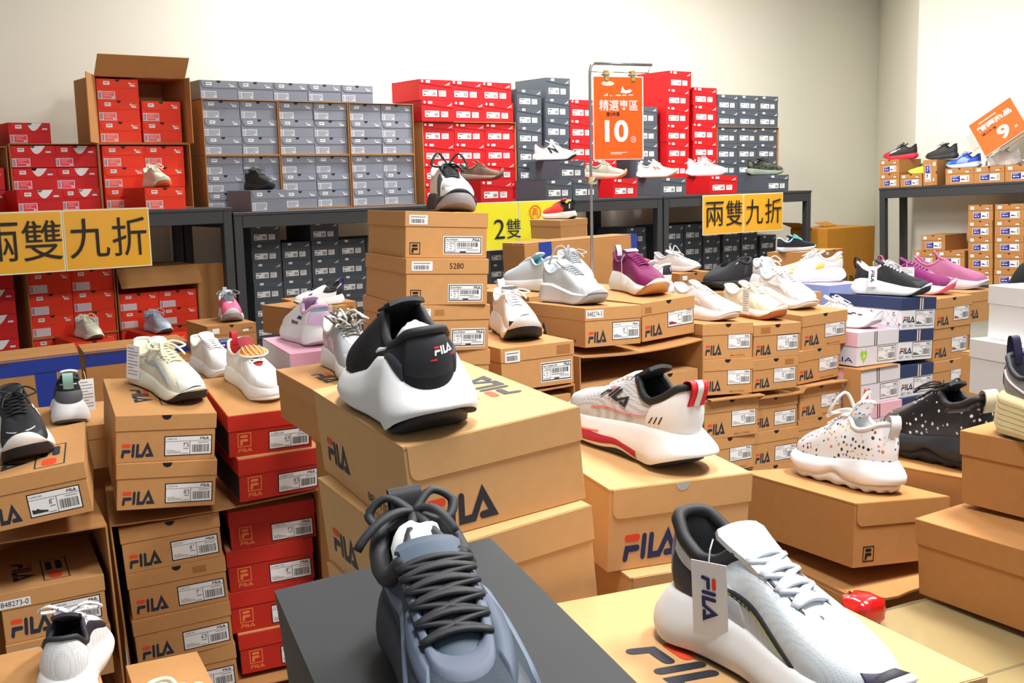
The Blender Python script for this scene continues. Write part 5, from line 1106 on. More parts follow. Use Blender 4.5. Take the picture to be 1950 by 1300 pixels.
# 7 cream ribbed sole at the picture edge
put('R1', (.055, .285), -112, 'silver and black runner with cream ribbed sole at the picture edge', 'heel', .285, up=mat('silver_leather', (150, 152, 156), .35, .5, metal=.3), mid=(238, 222, 172), ridge=1, outs=(44, 44, 48), lin=(40, 42, 46), col=(44, 46, 52), lac=(230, 230, 232), tab=((34, 30, 60), .09, .025), bands=[('heel_counter', .42, .58, .1, .7, (70, 74, 80)), ('side_stripe', .30, .42, lambda q: .2+.3*q, lambda q: .3+.3*q, (232, 234, 238)), ('side_stripe', .7, .58, lambda q: .2+.3*q, lambda q: .3+.3*q, (232, 234, 238))], **{**fat, 'zt': [(0, .25), (.3, .23), (.6, .16), (1, .14)], 'zc': [(0, .45), (.06, .44), (.14, .37), (.22, .34), (.3, .36), (.4, .42), (.55, .36), (.68, .29)]})
# 8 cream runner
put('C', (.193, .05), -68, 'cream runner with silver mesh panels and a folded yellow and white tag', 'toe', .295, up=knit('cream_mesh', (232, 228, 206), (196, 196, 186), 240), mid=(238, 234, 214), outs=(36, 36, 38), lin=(226, 224, 204), col=(230, 228, 210), ton=(224, 222, 206), lac=(232, 226, 190), lr=.0034, bow=.3, card=((.20, -.16, .36), 20, .04, .085, ''),
    zo=[(0, .03), (.1, .014), (.8, .014), (.9, .05), (1, .09)], bands=[('eyestay', -.235, .235, .83, .98, (234, 232, 216)), ('toe_cap', -.1, .1, 0, .45, (238, 236, 224)), ('side_overlay', .15, .3, lambda q: .1+.45*q, lambda q: .34+.4*q, (182, 188, 196)), ('side_overlay', .85, .7, lambda q: .1+.45*q, lambda q: .34+.4*q, (182, 188, 196)), ('heel_counter', .42, .58, 0, .75, (232, 228, 208))], wide=1.05)
# 9 pumpkin shoe
def pumpkin(s, mb):
    zc = float(s.zc(.5))+.045; c = C(238, 138, 30); b = C(246, 240, 226)
    P = [(.5+.115*math.cos(a)*.9, .15*math.sin(a)) for a in np.linspace(0, 2*math.pi, 26, endpoint=False)]
    for sc_, m, z in ((1.0, b, 0), (.92, c, .004)):
        v = s.out(np.array([(.5+(x-.5)*sc_, y*sc_, zc+z-.25*(x-.5)-.6*y*y) for x, y in P]+[(.5+(x-.5)*sc_, y*sc_, zc+z-.016-.25*(x-.5)-.6*y*y) for x, y in P])); n = len(P)
        mb.add(v, [tuple(range(n)), tuple(range(n, 2*n))[::-1]]+[(i, n+i, n+(i+1) % n, (i+1) % n) for i in range(n)], m)
    for y in (-.10, -.05, 0, .05, .10):
        pts = [(.5+.1*q*math.sqrt(max(.05, 1-(y/.15)**2)), y*(1-.15*q*q), zc+.008-.025*q-.6*y*y) for q in np.linspace(-1, 1, 8)]; mb.tube(s.out(np.array(pts)).tolist(), .0012, b, 5)
put('D', (.138, .052), -81, 'white low sneaker with an orange pumpkin patch on its laces and red tongue', 'toe', .275, up=mat('white_leather', (240, 238, 232), .45, .4), mid=(242, 240, 232), outs=(238, 236, 228), lin=(160, 24, 28), col=(232, 222, 200), ton=(150, 22, 26), lac=(236, 234, 226), rows=5, bow=0, tab=((190, 26, 40), .07, .03), tz=.10, extra=[('pumpkin_patch', pumpkin)], toe=.3,
    zt=[(0, .16), (.3, .155), (.6, .145), (1, .15)], zb=[(0, .01), (.1, 0), (.8, 0), (1, .04)], zc=[(0, .40), (.06, .395), (.14, .33), (.22, .30), (.3, .31), (.37, .38), (.44, .37), (.55, .335), (.68, .28)], wide=1.1, flare=.012,
    bands=[('eyestay', -.235, .235, .80, .98, (240, 238, 230)), ('toe_cap', -.12, .12, 0, .42, (243, 241, 235)), ('heel_counter', .40, .60, 0, .7, (240, 238, 230)), ('side_overlay', .24, .31, 0, .62, (240, 239, 233)), ('side_overlay', .76, .69, 0, .62, (240, 239, 233))], prints=[([stroke2([(i*.16, 0), (i*.16+.06, 1)], .035) for i in range(6)], .15, .64, .075, .16, (30, 30, 32), (0, 0, 0))])
put('Db', (.165, .03), -80, 'plain white sneaker mostly behind the pumpkin shoe', 'toe', .27, up=(236, 236, 228), mid=(240, 240, 234), outs=(230, 230, 224), lin=(220, 218, 208), lac=(236, 236, 230), bow=0)
# 10 lilac chunky
put('M3', (.113, .075), 94, 'white and lilac chunky sneaker with pale blue collar band on the pink box', 'heel', .27, up=mat('lilac_white', (240, 232, 242), .5, .4), mid=(248, 240, 248), outs=(236, 216, 236), lin=(208, 164, 204), col=(222, 186, 220), ton=(232, 214, 236), lac=(244, 240, 246), bow=0, cr=.024,
    bands=[('heel_counter', .40, .60, .1, .62, (224, 200, 232)), ('heel_overlay', .42, .58, .66, .90, (132, 186, 220)), ('side_stripe', .28, .33, .4, .62, (52, 50, 110)), ('side_overlay', .33, .40, .0, .9, (246, 240, 248)), ('side_stripe', .25, .3, .12, .26, (110, 90, 110))], card=((.10, -.11, .40), -60, .035, .05, ''), **{**fat, 'wide': 1.22, 'heelflare': .06, 'zt': [(0, .19), (.12, .21), (.3, .19), (.5, .17), (.75, .14), (1, .15)], 'zc': [(0, .41), (.05, .405), (.13, .35), (.22, .325), (.3, .34), (.37, .42), (.45, .41), (.55, .35), (.68, .29)]})
# 11 silver with pink
def bundle(s, mb):
    rr = random.Random(5)
    for i in range(16):
        c0 = np.array([rr.uniform(.36, .62), rr.uniform(-.08, .08), rr.uniform(.36, .47)]); a = rr.uniform(0, 6.28); pts = [c0+np.array([.11*math.cos(a)*q, .10*math.sin(a)*q, .03*math.sin(q*3+i)]) for q in np.linspace(-1, 1, 7)]
        mb.tube(s.out(np.array(pts)).tolist(), .003, C(92, 88, 80) if i % 2 else C(214, 210, 200), 6, .7)
put('M4', (.125, .02), -93, 'silver grey shoe with pale pink stripes and a bundle of flecked laces', 'toe', .30, up=mat('silver_suede', (176, 178, 184), .5, .4, noise=.12, nscale=80), mid=(240, 240, 242), outs=(232, 232, 234), lin=(196, 196, 190), col=(206, 206, 200), ton=(190, 192, 196), lac=(150, 148, 140), bow=0, extra=[('lace_bundle', bundle)], wide=1.12,
    bands=[('side_stripe', .34, .375, .05, .8, (232, 186, 200)), ('side_stripe', .28, .31, .05, .75, (232, 186, 200)), ('side_stripe', .66, .625, .05, .8, (232, 186, 200)), ('side_stripe', .72, .69, .05, .75, (232, 186, 200)), ('toe_cap', -.13, .13, 0, .42, (188, 190, 196)), ('heel_counter', .43, .57, 0, .6, (226, 226, 228)), ('eyestay', -.23, .23, .84, .98, (214, 216, 220))])
# 12 white with black toe
put('N', (.105, .03), -104, 'white runner with a black rubber toe facing the viewer, on the size 29.0 box', 'toe', .285, up=(240, 240, 242), mid=(244, 244, 246), outs=(30, 31, 33), lin=(224, 224, 228), col=(238, 238, 240), lac=(236, 236, 240), bow=.2, tab=((242, 242, 244), .08, .035), zo=[(0, .05), (.12, .05), (.3, .012), (.75, .012), (.86, .06), (1, .17)], zb=[(0, .01), (.1, 0), (.68, 0), (.84, .03), (1, .10)], ridge=0,
    bands=[('toe_mark', -.115, -.075, .10, .34, (32, 32, 36)), ('toe_mark', .075, .115, .10, .34, (32, 32, 36)), ('toe_guard', -.05, .05, 0, .24, (30, 31, 34)), ('eyestay', -.235, .235, .82, .98, (244, 244, 246)), ('toe_cap', -.07, .07, .3, .6, (240, 240, 243))], tlogo=(36, 36, 40), **{k: v for k, v in fat.items()})
# 13 grey-white
def loop_up(s, mb):
    k0 = np.array([.40, 0, .47])
    for sg in (1, -1): mb.tube(s.out(np.array(crom([k0, k0+np.array([-.04, .03*sg, .14]), k0+np.array([-.10, .10*sg, .12]), k0+np.array([-.16, .14*sg, -.05])], 6))).tolist(), .003, C(168, 172, 178), 6)
    mb.tube(s.out(np.array(bez([k0, k0+np.array([.02, .02, .12]), k0+np.array([.0, .05, .16]), k0+np.array([-.03, .03, .05])], 8))).tolist(), .004, C(176, 180, 186), 6)
put('I', (.09, .035), -88, 'grey-white runner with layered white sole and grey laces tied upward', 'toe', .29, up=mat('ice_leather', (206, 214, 218), .45, .4), mid=(246, 246, 248), outs=(160, 164, 168), lin=(196, 206, 212), col=(204, 216, 222), lac=(160, 164, 170), bow=0, ridge=1, extra=[('tied_lace', loop_up)], zo=[(0, .03), (.1, .014), (.8, .014), (.9, .05), (1, .1)], bands=[('eyestay', -.235, .235, .84, .98, (196, 204, 208)), ('toe_cap', -.12, .12, 0, .42, (206, 212, 216)), ('heel_counter', .42, .58, 0, .8, (206, 222, 232))], **fat)
put('Ib', (.145, .05), 96, 'pale blue sneaker with silver heel band behind the grey-white runner', 'heel', .28, up=(206, 222, 230), mid=(242, 244, 246), outs=(120, 126, 130), lin=(110, 190, 200), col=(200, 220, 228), lac=(220, 226, 230), bow=0, bands=[('heel_overlay', .42, .58, .36, .46, (178, 186, 190))], zc=fat['zc'])
# 14 maroon
put('J', (.13, .045), -105, 'maroon runner with white sole, tan toe rubber and small price tag', 'toe', .285, up=mat('maroon_mesh', (120, 22, 84), .6, .4, noise=.2, nscale=90), mid=(246, 246, 247), outs=(186, 130, 66), lin=(90, 16, 62), col=(100, 20, 70), ton=(110, 24, 78), lac=(130, 30, 92), bow=0, tlogo=(236, 236, 238), zo=[(0, .03), (.1, .012), (.75, .014), (.88, .06), (1, .12)], card=((.42, -.17, .36), -25, .02, .075, ''), tab=((206, 208, 212), .06, .03), **fat)
put('Jb', (.02, .03), -112, 'pale grey sneaker beside the maroon runner', 'toe', .275, up=(206, 208, 212), mid=(238, 239, 241), outs=(200, 200, 204), lin=(190, 192, 196), lac=(176, 180, 186), bow=.5, **fat)
# 15-17 on the three-column pile
put('P1', (.16, .03), -77, 'pale pink runner with wavy white sole and reddish lace edges', 'toe', .29, up=mat('pale_pink', (240, 226, 224), .6, .3), mid=(246, 240, 240), outs=(236, 224, 222), lin=(236, 222, 220), lac=(240, 226, 224), bow=0, bands=[('eyestay', -.235, .235, .84, .98, (244, 232, 230)), ('toe_cap', -.12, .12, 0, .5, (242, 226, 222)), ('side_overlay', .76, .66, lambda q: .05+.4*q, lambda q: .3+.3*q, (236, 214, 212))], **fat)
put('Pb', (.13, .03), 105, 'white sneaker with a black heel patch and framed F, heel to the viewer', 'heel', .285, up=(240, 240, 242), mid=(242, 242, 244), outs=(226, 226, 228), lin=(180, 184, 190), col=(232, 232, 236), lac=(240, 240, 242), bow=0, bands=[('heel_patch', .43, .60, .34, .9, (36, 40, 48))], prints=[('fbox', .505, .52, .025, .24, (240, 240, 240), (0, 0, 0))], tlogo=(40, 42, 50), **fat)
put('P2', (.16, .035), -83, 'cream shoe with tan rubber sole and a paper price tag', 'toe', .285, up=mat('cream_suede', (232, 228, 208), .6, .3), mid=(240, 236, 220), outs=(164, 92, 44), lin=(232, 228, 214), lac=(234, 230, 210), bow=.3, zo=[(0, .04), (.75, .035), (.88, .06), (1, .12)], card=((.55, -.20, .36), -15, .044, .085, ''), bands=[('eyestay', -.235, .235, .82, .98, (230, 226, 206)), ('toe_cap', -.12, .12, 0, .4, (234, 230, 212)), ('heel_counter', .42, .58, 0, .7, (232, 228, 208)), ('side_overlay', .8, .7, 0, .4, (226, 222, 202))])
put('P3', (.11, .05), -98, 'white chunky shoe with light blue toe and white heel loop', 'toe', .29, up=mat('white_knit', (236, 240, 242), .6, .3), mid=(246, 248, 250), outs=(226, 232, 236), lin=(220, 230, 234), lac=(242, 244, 246), bow=.5, tab=((216, 230, 236), .06, .035), bands=[('toe_cap', -.13, .13, 0, .55, (206, 224, 236)), ('eyestay', -.235, .235, .82, .98, (240, 243, 245)), ('side_overlay', .8, .68, lambda q: .1+.3*q, lambda q: .3+.4*q, (240, 243, 245))], arch=.03, **fat)
put('Pd', (.05, .03), -108, 'grey-white sneaker half hidden behind the light blue toe shoe', 'toe', .27, up=(214, 218, 222), mid=(236, 238, 240), outs=(210, 212, 216), lin=(200, 204, 208), lac=(226, 228, 230), **fat)
put('Pc', (.17, .12), 205, 'black low slip-on shoe in black all over, on a low box', 'mid', .30, up=mat('black_suede', (38, 39, 41), .8, .3, noise=.2, nscale=60), mid=(42, 43, 45), outs=(30, 31, 33), lin=(30, 30, 32), col=(36, 37, 39), rows=0, stuff=-.1, tongue=False, wide=1.1, bands=[('side_seam', .30, .33, .2, .9, (46, 47, 49))], prints=[([stroke2([(0, 0), (1, .6)], .2)], .21, .7, .02, .2, (230, 230, 232), (0, 0, 0))], zt=[(0, .13), (.5, .11), (1, .12)], zc=[(0, .36), (.06, .355), (.14, .31), (.22, .295), (.3, .31), (.4, .36), (.55, .33), (.68, .27)])
put('Sky', (.09, .185), 140, 'white chunky sneaker with gold and pink panels on the sky blue box', 'mid', .29, up=mat('white_pearl', (242, 236, 234), .45, .4), mid=(244, 242, 240), outs=(236, 230, 224), lin=(232, 208, 206), col=(238, 218, 216), lac=(244, 242, 240), lr=.0036, bow=.8, arch=.03, bands=[('side_stripe', .12, .16, .05, .5, (232, 206, 90)), ('side_stripe', .27, .31, .05, .6, (222, 200, 96)), ('heel_stripe', .34, .5, .56, .66, (206, 184, 80)), ('side_overlay', .31, .42, .05, .5, (242, 222, 222))], **fat)
# 20 onward: far boxes
put('M10b', (.10, .15), -18, 'navy running shoe with turquoise laces on a brown box', 'mid', .275, up=mat('navy_mesh', (40, 46, 58), .6, .3), mid=(226, 228, 246), outs=(150, 190, 206), lin=(50, 90, 160), col=(196, 224, 232), lac=(126, 214, 214), lr=.004, bow=.8, **low)
put('Nv', (.095, .115), -72, 'black runner with white sole and a white hanging brand card', 'mid', .29, up=mat('black_knit', (40, 42, 46), .7, .3, noise=.2, nscale=90), mid=(246, 246, 248), outs=(40, 41, 44), lin=(222, 214, 218), col=(232, 226, 228), ton=(40, 41, 44), lac=(214, 214, 216), bow=.5, tab=((34, 35, 38), .06, .035), card=((.30, -.19, .38), 20, .03, .075, 'logo'), zo=[(0, .03), (.1, .012), (.8, .014), (.9, .06), (1, .11)], bands=[('eyestay', -.235, .235, .85, .98, (50, 52, 56)), ('toe_cap', -.12, .12, 0, .4, (52, 54, 58))], **fat)
put('Br', (.115, .17), -68, 'maroon shoe with clear bubble sole, coral toe and a paper price tag', 'mid', .285, up=mat('maroon_knit', (134, 40, 106), .6, .3, noise=.15, nscale=90), mid=(226, 222, 228), outs=(214, 90, 116), lin=(120, 30, 96), col=(140, 40, 110), lac=(150, 60, 124), bow=0, tab=((232, 90, 130), .06, .035), card=((.42, -.20, .36), 18, .055, .075, ''), arch=.03, bands=[('toe_cap', -.12, .12, 0, .35, (120, 28, 88)), ('eyestay', -.2, .2, .86, .98, (190, 110, 150))], zo=[(0, .02), (.1, .01), (.8, .012), (.9, .06), (1, .14)], **fat)
put('Brb', (.10, .15), -66, 'mauve pink slip-on runner beside the white boxes', 'mid', .285, up=mat('mauve_knit', (180, 108, 146), .7, .3, noise=.1, nscale=90), mid=(206, 198, 204), outs=(190, 186, 190), lin=(170, 90, 130), col=(196, 116, 156), rows=0, tz=.12, ton=(180, 108, 146), **fat)
put('Pk', (.165, .03), -62, 'white low shoe with dark dots and grey toe on the heart box', 'toe', .285, up=(240, 240, 242), mid=(244, 242, 244), outs=(150, 146, 150), lin=(220, 220, 224), lac=(238, 238, 240), bow=.6, zo=[(0, .03), (.1, .012), (.8, .014), (.9, .06), (1, .13)], prints=[([stroke2([(0, 0), (.2, 0)], .3), stroke2([(.5, .3), (.7, .3)], .3), stroke2([(1, 0), (1.2, 0)], .3)], .80, .35, .05, .2, (36, 40, 52), (0, 0, 0))], **low)
put('M2', (.125, .09), 168, 'white and black trail shoe with blue heel loop', 'mid', .21, up=(238, 238, 240), mid=(242, 242, 244), outs=(150, 130, 80), lin=(30, 31, 34), col=(30, 31, 34), ton=(30, 31, 34), lac=(34, 34, 38), bow=0, tab=((60, 90, 190), .06, .035), bands=[('side_overlay', .25, .36, .4, .9, (34, 34, 38)), ('heel_counter', .36, .48, .1, .7, (36, 36, 40)), ('side_stripe', .14, .17, .1, .5, (50, 50, 54))], zc=fat['zc'])
put('M1', (.125, .045), -100, 'pink running shoe with grey laces and grey toe', 'toe', .275, up=mat('pink_mesh', (232, 100, 140), .6, .3), mid=(222, 220, 224), outs=(150, 146, 150), lin=(196, 200, 210), col=(206, 210, 216), ton=(186, 190, 198), lac=(130, 134, 142), bow=.6, tab=((176, 180, 190), .08, .03), zo=[(0, .03), (.1, .012), (.8, .014), (.9, .06), (1, .14)], bands=[('toe_cap', -.06, .06, 0, .3, (226, 110, 146))])
put('E', (.155, .02), -97, 'white and black basketball shoe with grey toe sole and stiff black laces', 'toe', .285, up=(240, 240, 230), mid=(46, 47, 50), outs=(158, 152, 156), lin=(214, 214, 208), lac=(28, 28, 30), lr=.0042, bow=1.8, zo=[(0, .03), (.1, .012), (.7, .02), (.88, .06), (1, .13)], zb=[(0, .02), (.1, 0), (.7, 0), (.86, .03), (1, .08)], bands=[('side_stripe', .86, .80, .05, .7, (60, 62, 66)), ('side_stripe', .79, .75, .05, .7, (60, 62, 66)), ('side_overlay', .14, .22, .05, .6, (170, 170, 172)), ('side_overlay', .97, .88, .25, .6, (176, 176, 178)), ('toe_cap', -.1, .1, 0, .4, (244, 244, 236))], wide=1.1, flare=.012, zt=[(0, .17), (.3, .165), (.6, .14), (.85, .13), (1, .16)], zc=fat['zc'])
put('M7', (.10, .155), 98, 'coral red and black trainer on the small brown box', 'mid', .275, up=mat('coral_mesh', (238, 74, 66), .6, .3), mid=(240, 240, 244), outs=(40, 40, 44), lin=(30, 30, 34), col=(34, 34, 38), lac=(200, 50, 50), bow=0, tab=((34, 34, 38), .05, .03), bands=[('heel_counter', .34, .66, .0, .95, (36, 37, 42)), ('heel_stripe', .42, .44, .1, .9, (220, 222, 226))])
put('L', (.11, .05), -82, 'black runner with white letters on its side at the picture edge', 'toe', .29, up=mat('black_mesh2', (34, 35, 38), .75, .3, noise=.2, nscale=90), mid=(238, 236, 226), outs=(28, 28, 30), lin=(28, 28, 30), col=(28, 28, 30), ton=(26, 26, 28), lac=(24, 24, 26), bow=.6, zo=[(0, .03), (.1, .014), (.75, .02), (.87, .08), (1, .18)], prints=[('logo', .20, .38, .085, .26, (244, 244, 246), (244, 244, 246))], bands=[('toe_line', -.10, .10, .52, .545, (206, 206, 210)), ('toe_cap', -.12, .12, 0, .36, (46, 47, 50))], **fat)
put('Lb', (.07, .03), 84, 'black, grey and mint shoe seen from its heel with a paper tag', 'heel', .28, up=mat('black_mesh3', (36, 37, 40), .75, .3), mid=(244, 244, 246), outs=(150, 152, 156), lin=(34, 34, 38), col=(32, 33, 36), ton=(232, 234, 236), lac=(60, 60, 64), bow=0, tab=((150, 196, 180), .05, .045), card=((.10, -.15, .40), -70, .04, .085, ''), bands=[('heel_counter', .40, .60, 0, .42, (96, 98, 102)), ('side_accent', .30, .38, 0, .2, (140, 214, 190)), ('heel_stripe', .44, .47, .66, .72, (200, 202, 206)), ('heel_stripe', .53, .56, .66, .72, (200, 202, 206))], prints=[('fbox', .487, .5, .026, .17, (180, 210, 200), (0, 0, 0))], **{**fat, 'heelflare': .05})
put('Bc', (.262, .19), 80, 'white mesh shoe with black panels and rope laces at the lower picture edge', 'mid', .30, up=knit('white_mesh', (232, 234, 236), (196, 200, 204), 260), mid=(246, 246, 248), outs=(200, 200, 204), lin=(40, 40, 46), col=(44, 44, 52), ton=(34, 34, 44), lac=printed('flecked_lace', (240, 240, 242), [(30, 30, 34), (60, 60, 66)], 160, .2), lr=.0042, bow=.8, bands=[('side_overlay', .14, .30, lambda q: .2+.3*q, lambda q: .5+.35*q, (36, 36, 44)), ('side_overlay', .86, .70, lambda q: .2+.3*q, lambda q: .5+.35*q, (36, 36, 44)), ('toe_line', -.1, .1, .3, .33, (60, 62, 68))], **fat)
put('Bb', (.05, .08), -75, 'cream shoe only just entering at the lower picture edge', 'mid', .27, up=(240, 234, 206), mid=(240, 236, 214), outs=(220, 214, 190), lin=(226, 220, 196), lac=(236, 230, 206), **low)
put('Cl', (.06, .12), -60, 'small red toed shoe far back between the hanging sign and slip-on', 'mid', .26, up=(206, 40, 52), mid=(236, 236, 238), outs=(60, 60, 64), lin=(40, 40, 44), lac=BK, **low)
put('Cm', (.11, .14), -70, 'white-laced pale shoe far back under the rack', 'mid', .27, up=(226, 228, 230), mid=(236, 236, 238), outs=(200, 200, 204), lin=(200, 200, 204), lac=(246, 246, 246), bow=2, **low)
# shoes on the back rack ------------------------------------------------
def wshoe(s, z, ang, label, L=.27, d=5.80, **st): return shoe(W(s, d, z, ang), label, L=L, **st)
hi = fat['zc']
wshoe(2.098, 1.5505, -88, 'cream shoe with tan toe facing out of the lower orange carton', d=5.82, up=(238, 228, 206), mid=(240, 232, 212), outs=(196, 110, 70), lin=(226, 214, 192), lac=(236, 228, 206), zo=[(0, .02), (.8, .02), (.9, .06), (1, .14)])
wshoe(2.69, 1.523, -84, 'black shoe on the grey box pushed out of the wall of grey boxes', d=5.84, up=(36, 38, 40), mid=(40, 44, 46), outs=(30, 36, 52), lin=(30, 31, 33), lac=(70, 74, 76), zc=hi)
wshoe(4.215, 1.5455, -38, 'brown suede shoe on the red box set forward', d=5.82, L=.28, up=mat('brown_suede', (112, 98, 84), .8, .2, noise=.15, nscale=60), mid=(124, 110, 96), outs=(78, 56, 36), lin=(96, 84, 72), lac=(104, 92, 80), zo=[(0, .04), (.75, .04), (.87, .09), (1, .2)])
wshoe(4.84, 1.668, -42, 'white shoe with a black N on the raised dark box', d=5.83, L=.285, up=(238, 238, 240), mid=(242, 242, 244), outs=(34, 34, 36), lin=(60, 62, 64), lac=(236, 236, 238), prints=[('N', .72, .2, .07, .6, (28, 28, 30), (0, 0, 0)), ('N', .21, .3, .05, .4, (28, 28, 30), (0, 0, 0))], zc=hi, zo=[(0, .02), (.8, .02), (.9, .08), (1, .14)])
wshoe(5.29, 1.5375, -32, 'grey-green shoe with tan toe on the red box beside the sign', d=5.82, L=.29, up=mat('stone_suede', (176, 176, 158), .7, .2), mid=(190, 166, 150), outs=(176, 110, 50), lin=(160, 160, 146), lac=(206, 204, 186), zo=[(0, .03), (.75, .03), (.87, .07), (1, .15)])
wshoe(5.79, 1.5375, -38, 'white shoe with a tan N on the dark grey box', d=5.82, L=.285, up=(238, 236, 230), mid=(236, 232, 222), outs=(176, 124, 80), lin=(226, 222, 212), lac=(238, 236, 230), prints=[('N', .74, .3, .05, .4, (196, 120, 76), (0, 0, 0))], zo=[(0, .02), (.75, .03), (.87, .07), (1, .15)])
wshoe(6.315, 1.5405, -30, 'white shoe with a faint N on the wide red box', d=5.82, L=.30, up=(238, 232, 232), mid=(242, 236, 236), outs=(206, 150, 140), lin=(228, 222, 222), lac=(240, 236, 236), prints=[('N', .74, .3, .05, .4, (170, 160, 160), (0, 0, 0))], **fat)
wshoe(6.99, 1.5375, -22, 'camouflage green shoe on the dark box at the rack end', d=5.82, L=.31, up=printed('camo', (60, 66, 50), [(36, 40, 34), (96, 100, 76), (30, 32, 30), (84, 92, 70)], 40, .55, .7), mid=(120, 134, 118), outs=(50, 54, 44), lin=(40, 42, 38), lac=(56, 60, 48))
wshoe(1.19, 1.546, -70, 'white shoe at the picture edge on the rack-end red box', d=5.82, up=(236, 232, 228), mid=(236, 230, 224), outs=(160, 150, 140), lin=(60, 40, 36), lac=(80, 60, 50))
wshoe(1.685, .7915, -86, 'off-white shoe with a brown paper tag on the lower deck', d=5.80, up=(230, 226, 206), mid=(232, 228, 210), outs=(110, 70, 56), lin=(200, 206, 206), lac=(232, 228, 200), bow=1, card=((.5, .1, .40), 30, .06, .08, ''))
fwd(2.06, .668, 'orange', .222, .125, 'orange shoebox pushed forward under the pale blue-grey shoe on the lower deck', wl=1)
wshoe(2.045, .7865, -86, 'pale blue-grey shoe with dark sole on the lower deck', d=5.80, up=(190, 204, 220), mid=(200, 208, 222), outs=(90, 60, 54), lin=(150, 170, 180), lac=(196, 208, 220))
def rshoe(x, y, z, ang, label, L=.27, **st): return shoe(Rm @ Matrix.Translation((x, y, z)) @ Matrix.Rotation(R(ang), 4, 'Z'), label, L=L, **st)
rshoe(.10, .15, 1.6365, 205, 'black shoe with bright red toe on the corner pair of brown boxes', up=(34, 32, 32), mid=(200, 30, 56), outs=(176, 24, 46), lin=(30, 28, 28), lac=(40, 36, 34), bow=1, prints=[(fbar(0), .14, .4, .08, .3, (238, 226, 230), (0, 0, 0))], bands=[('toe_cap', -.14, .14, 0, .5, (214, 34, 66))], zc=hi)
rshoe(.47, .15, 1.6135, 185, 'plain black shoe on the box standing on its side', up=(48, 49, 50), mid=(44, 44, 46), outs=(40, 40, 42), lin=(40, 40, 42), lac=(36, 36, 38), zc=hi, L=.265)
rshoe(.665, .14, 1.534, 190, 'bright blue shoe with turquoise toe on the low brown row', up=(40, 84, 206), mid=(190, 200, 214), outs=(60, 160, 206), lin=(30, 60, 160), lac=(60, 100, 210), bands=[('toe_cap', -.12, .12, 0, .4, (40, 150, 210)), ('side_overlay', .2, .3, .1, .7, (140, 170, 230))])
rshoe(.965, .14, 1.534, 192, 'white shoe below the tilted orange sign', up=(232, 234, 238), mid=(236, 236, 238), outs=(206, 208, 212), lin=(206, 210, 216), lac=(230, 232, 236), zc=hi, L=.29)
rshoe(1.285, .14, 1.534, 190, 'teal shoe at the picture edge on the low brown row', up=(40, 140, 160), mid=(210, 214, 218), outs=(120, 124, 128), lin=(40, 100, 120), lac=(230, 232, 234))
rshoe(.30, .12, 1.5095, 195, 'lime green shoe inside the raised-lid brown box', up=(190, 226, 60), mid=(206, 236, 90), outs=(60, 70, 60), lin=(50, 60, 60), lac=(60, 70, 64), L=.2, **low)
# ------------------------------------------------------------------ posters, hanging sign, tilted sign, bag
def poster(M, w, h, label, texts, col, name='discount_poster', split=None, bend=.006):
    t = thing(name, M, label, 'poster', 'discount posters on the racks')
    cuts = [0]+(split or [])+[w]
    for i, (a, b) in enumerate(zip(cuts, cuts[1:])):
        mb = MB(); g = [[(x, -bend*math.sin(math.pi*(x-a)/(b-a))*(1-z/h), z) for z in np.linspace(0, h, 5)] for x in np.linspace(a+.001, b-.001, 9)]
        mb.grid(g, C(238, 226, 190)); g2 = [[(x, y-.0006, z) for x, y, z in r] for r in g]
        x0, x1 = a+.007, b-.007
        mb.grid([[(x, -bend*math.sin(math.pi*(x-a)/(b-a))*(1-z/h)-.0008, z) for z in np.linspace(.007, h-.007, 5)] for x in np.linspace(x0, x1, 9)], mat('sheet_%d_%d_%d' % col, col, .3, .5, coat=.6)); o = obj('sheet', mb.mesh('sheet', True), t)
    for i, (s_, x, z, hh, ww, c, rg) in enumerate(texts):
        mb = MB()
        if rg: mb.flat(stroke2([(x+ww/2+rg*math.cos(q*.35), z+hh/2+rg*math.sin(q*.35)) for q in range(18)]+[(x+ww/2+rg, z+hh/2)], .007), (0, -bend-.0022, 0), EX, EZ, C(*c)); obj('ring_mark', mb.mesh('ring_mark'), t); mb = MB()
        put_text(mb, s_, x, z, hh, (0, -bend-.002, 0), EX, EZ, C(*c), w=ww); obj('lettering', mb.mesh('lettering'), t)
    return t
OR, YE = (246, 170, 40), (252, 226, 30)
k = .9458
poster(W(1.21*k, 5.682, 1.151), .90*k, .30, 'large orange two-sheet poster with black characters at the picture edge', [('兩', .04, .06, .19, .17, (26, 22, 18), 0), ('雙', .225, .06, .195, .185, (26, 22, 18), 0), ('九', .445, .06, .195, .195, (26, 22, 18), 0), ('折', .655, .06, .195, .175, (26, 22, 18), 0)], OR, split=[.445*k+.0])
poster(W(6.472*k, 5.682, 1.105), .975*k, .295, 'orange two-sheet poster with black characters on the far rack', [('兩', .03, .06, .185, .195, (26, 22, 18), 0), ('雙', .25, .06, .19, .185, (26, 22, 18), 0), ('九', .475, .06, .19, .2, (26, 22, 18), 0), ('折', .70, .06, .19, .195, (26, 22, 18), 0)], OR, split=[.48*k])
poster(W(4.12*k, 5.682, 1.104), 1.035*k, .305, 'yellow two-sheet poster with a 2 and a red circled character', [('2', .30, .07, .125, .085, (22, 26, 40), 0), ('雙', .40, .07, .125, .115, (22, 26, 40), 0), ('再', .61, .20, .055, .052, (226, 50, 30), .045), ('折', .80, .07, .14, .12, (226, 50, 30), 0)], YE, split=[.53*k])
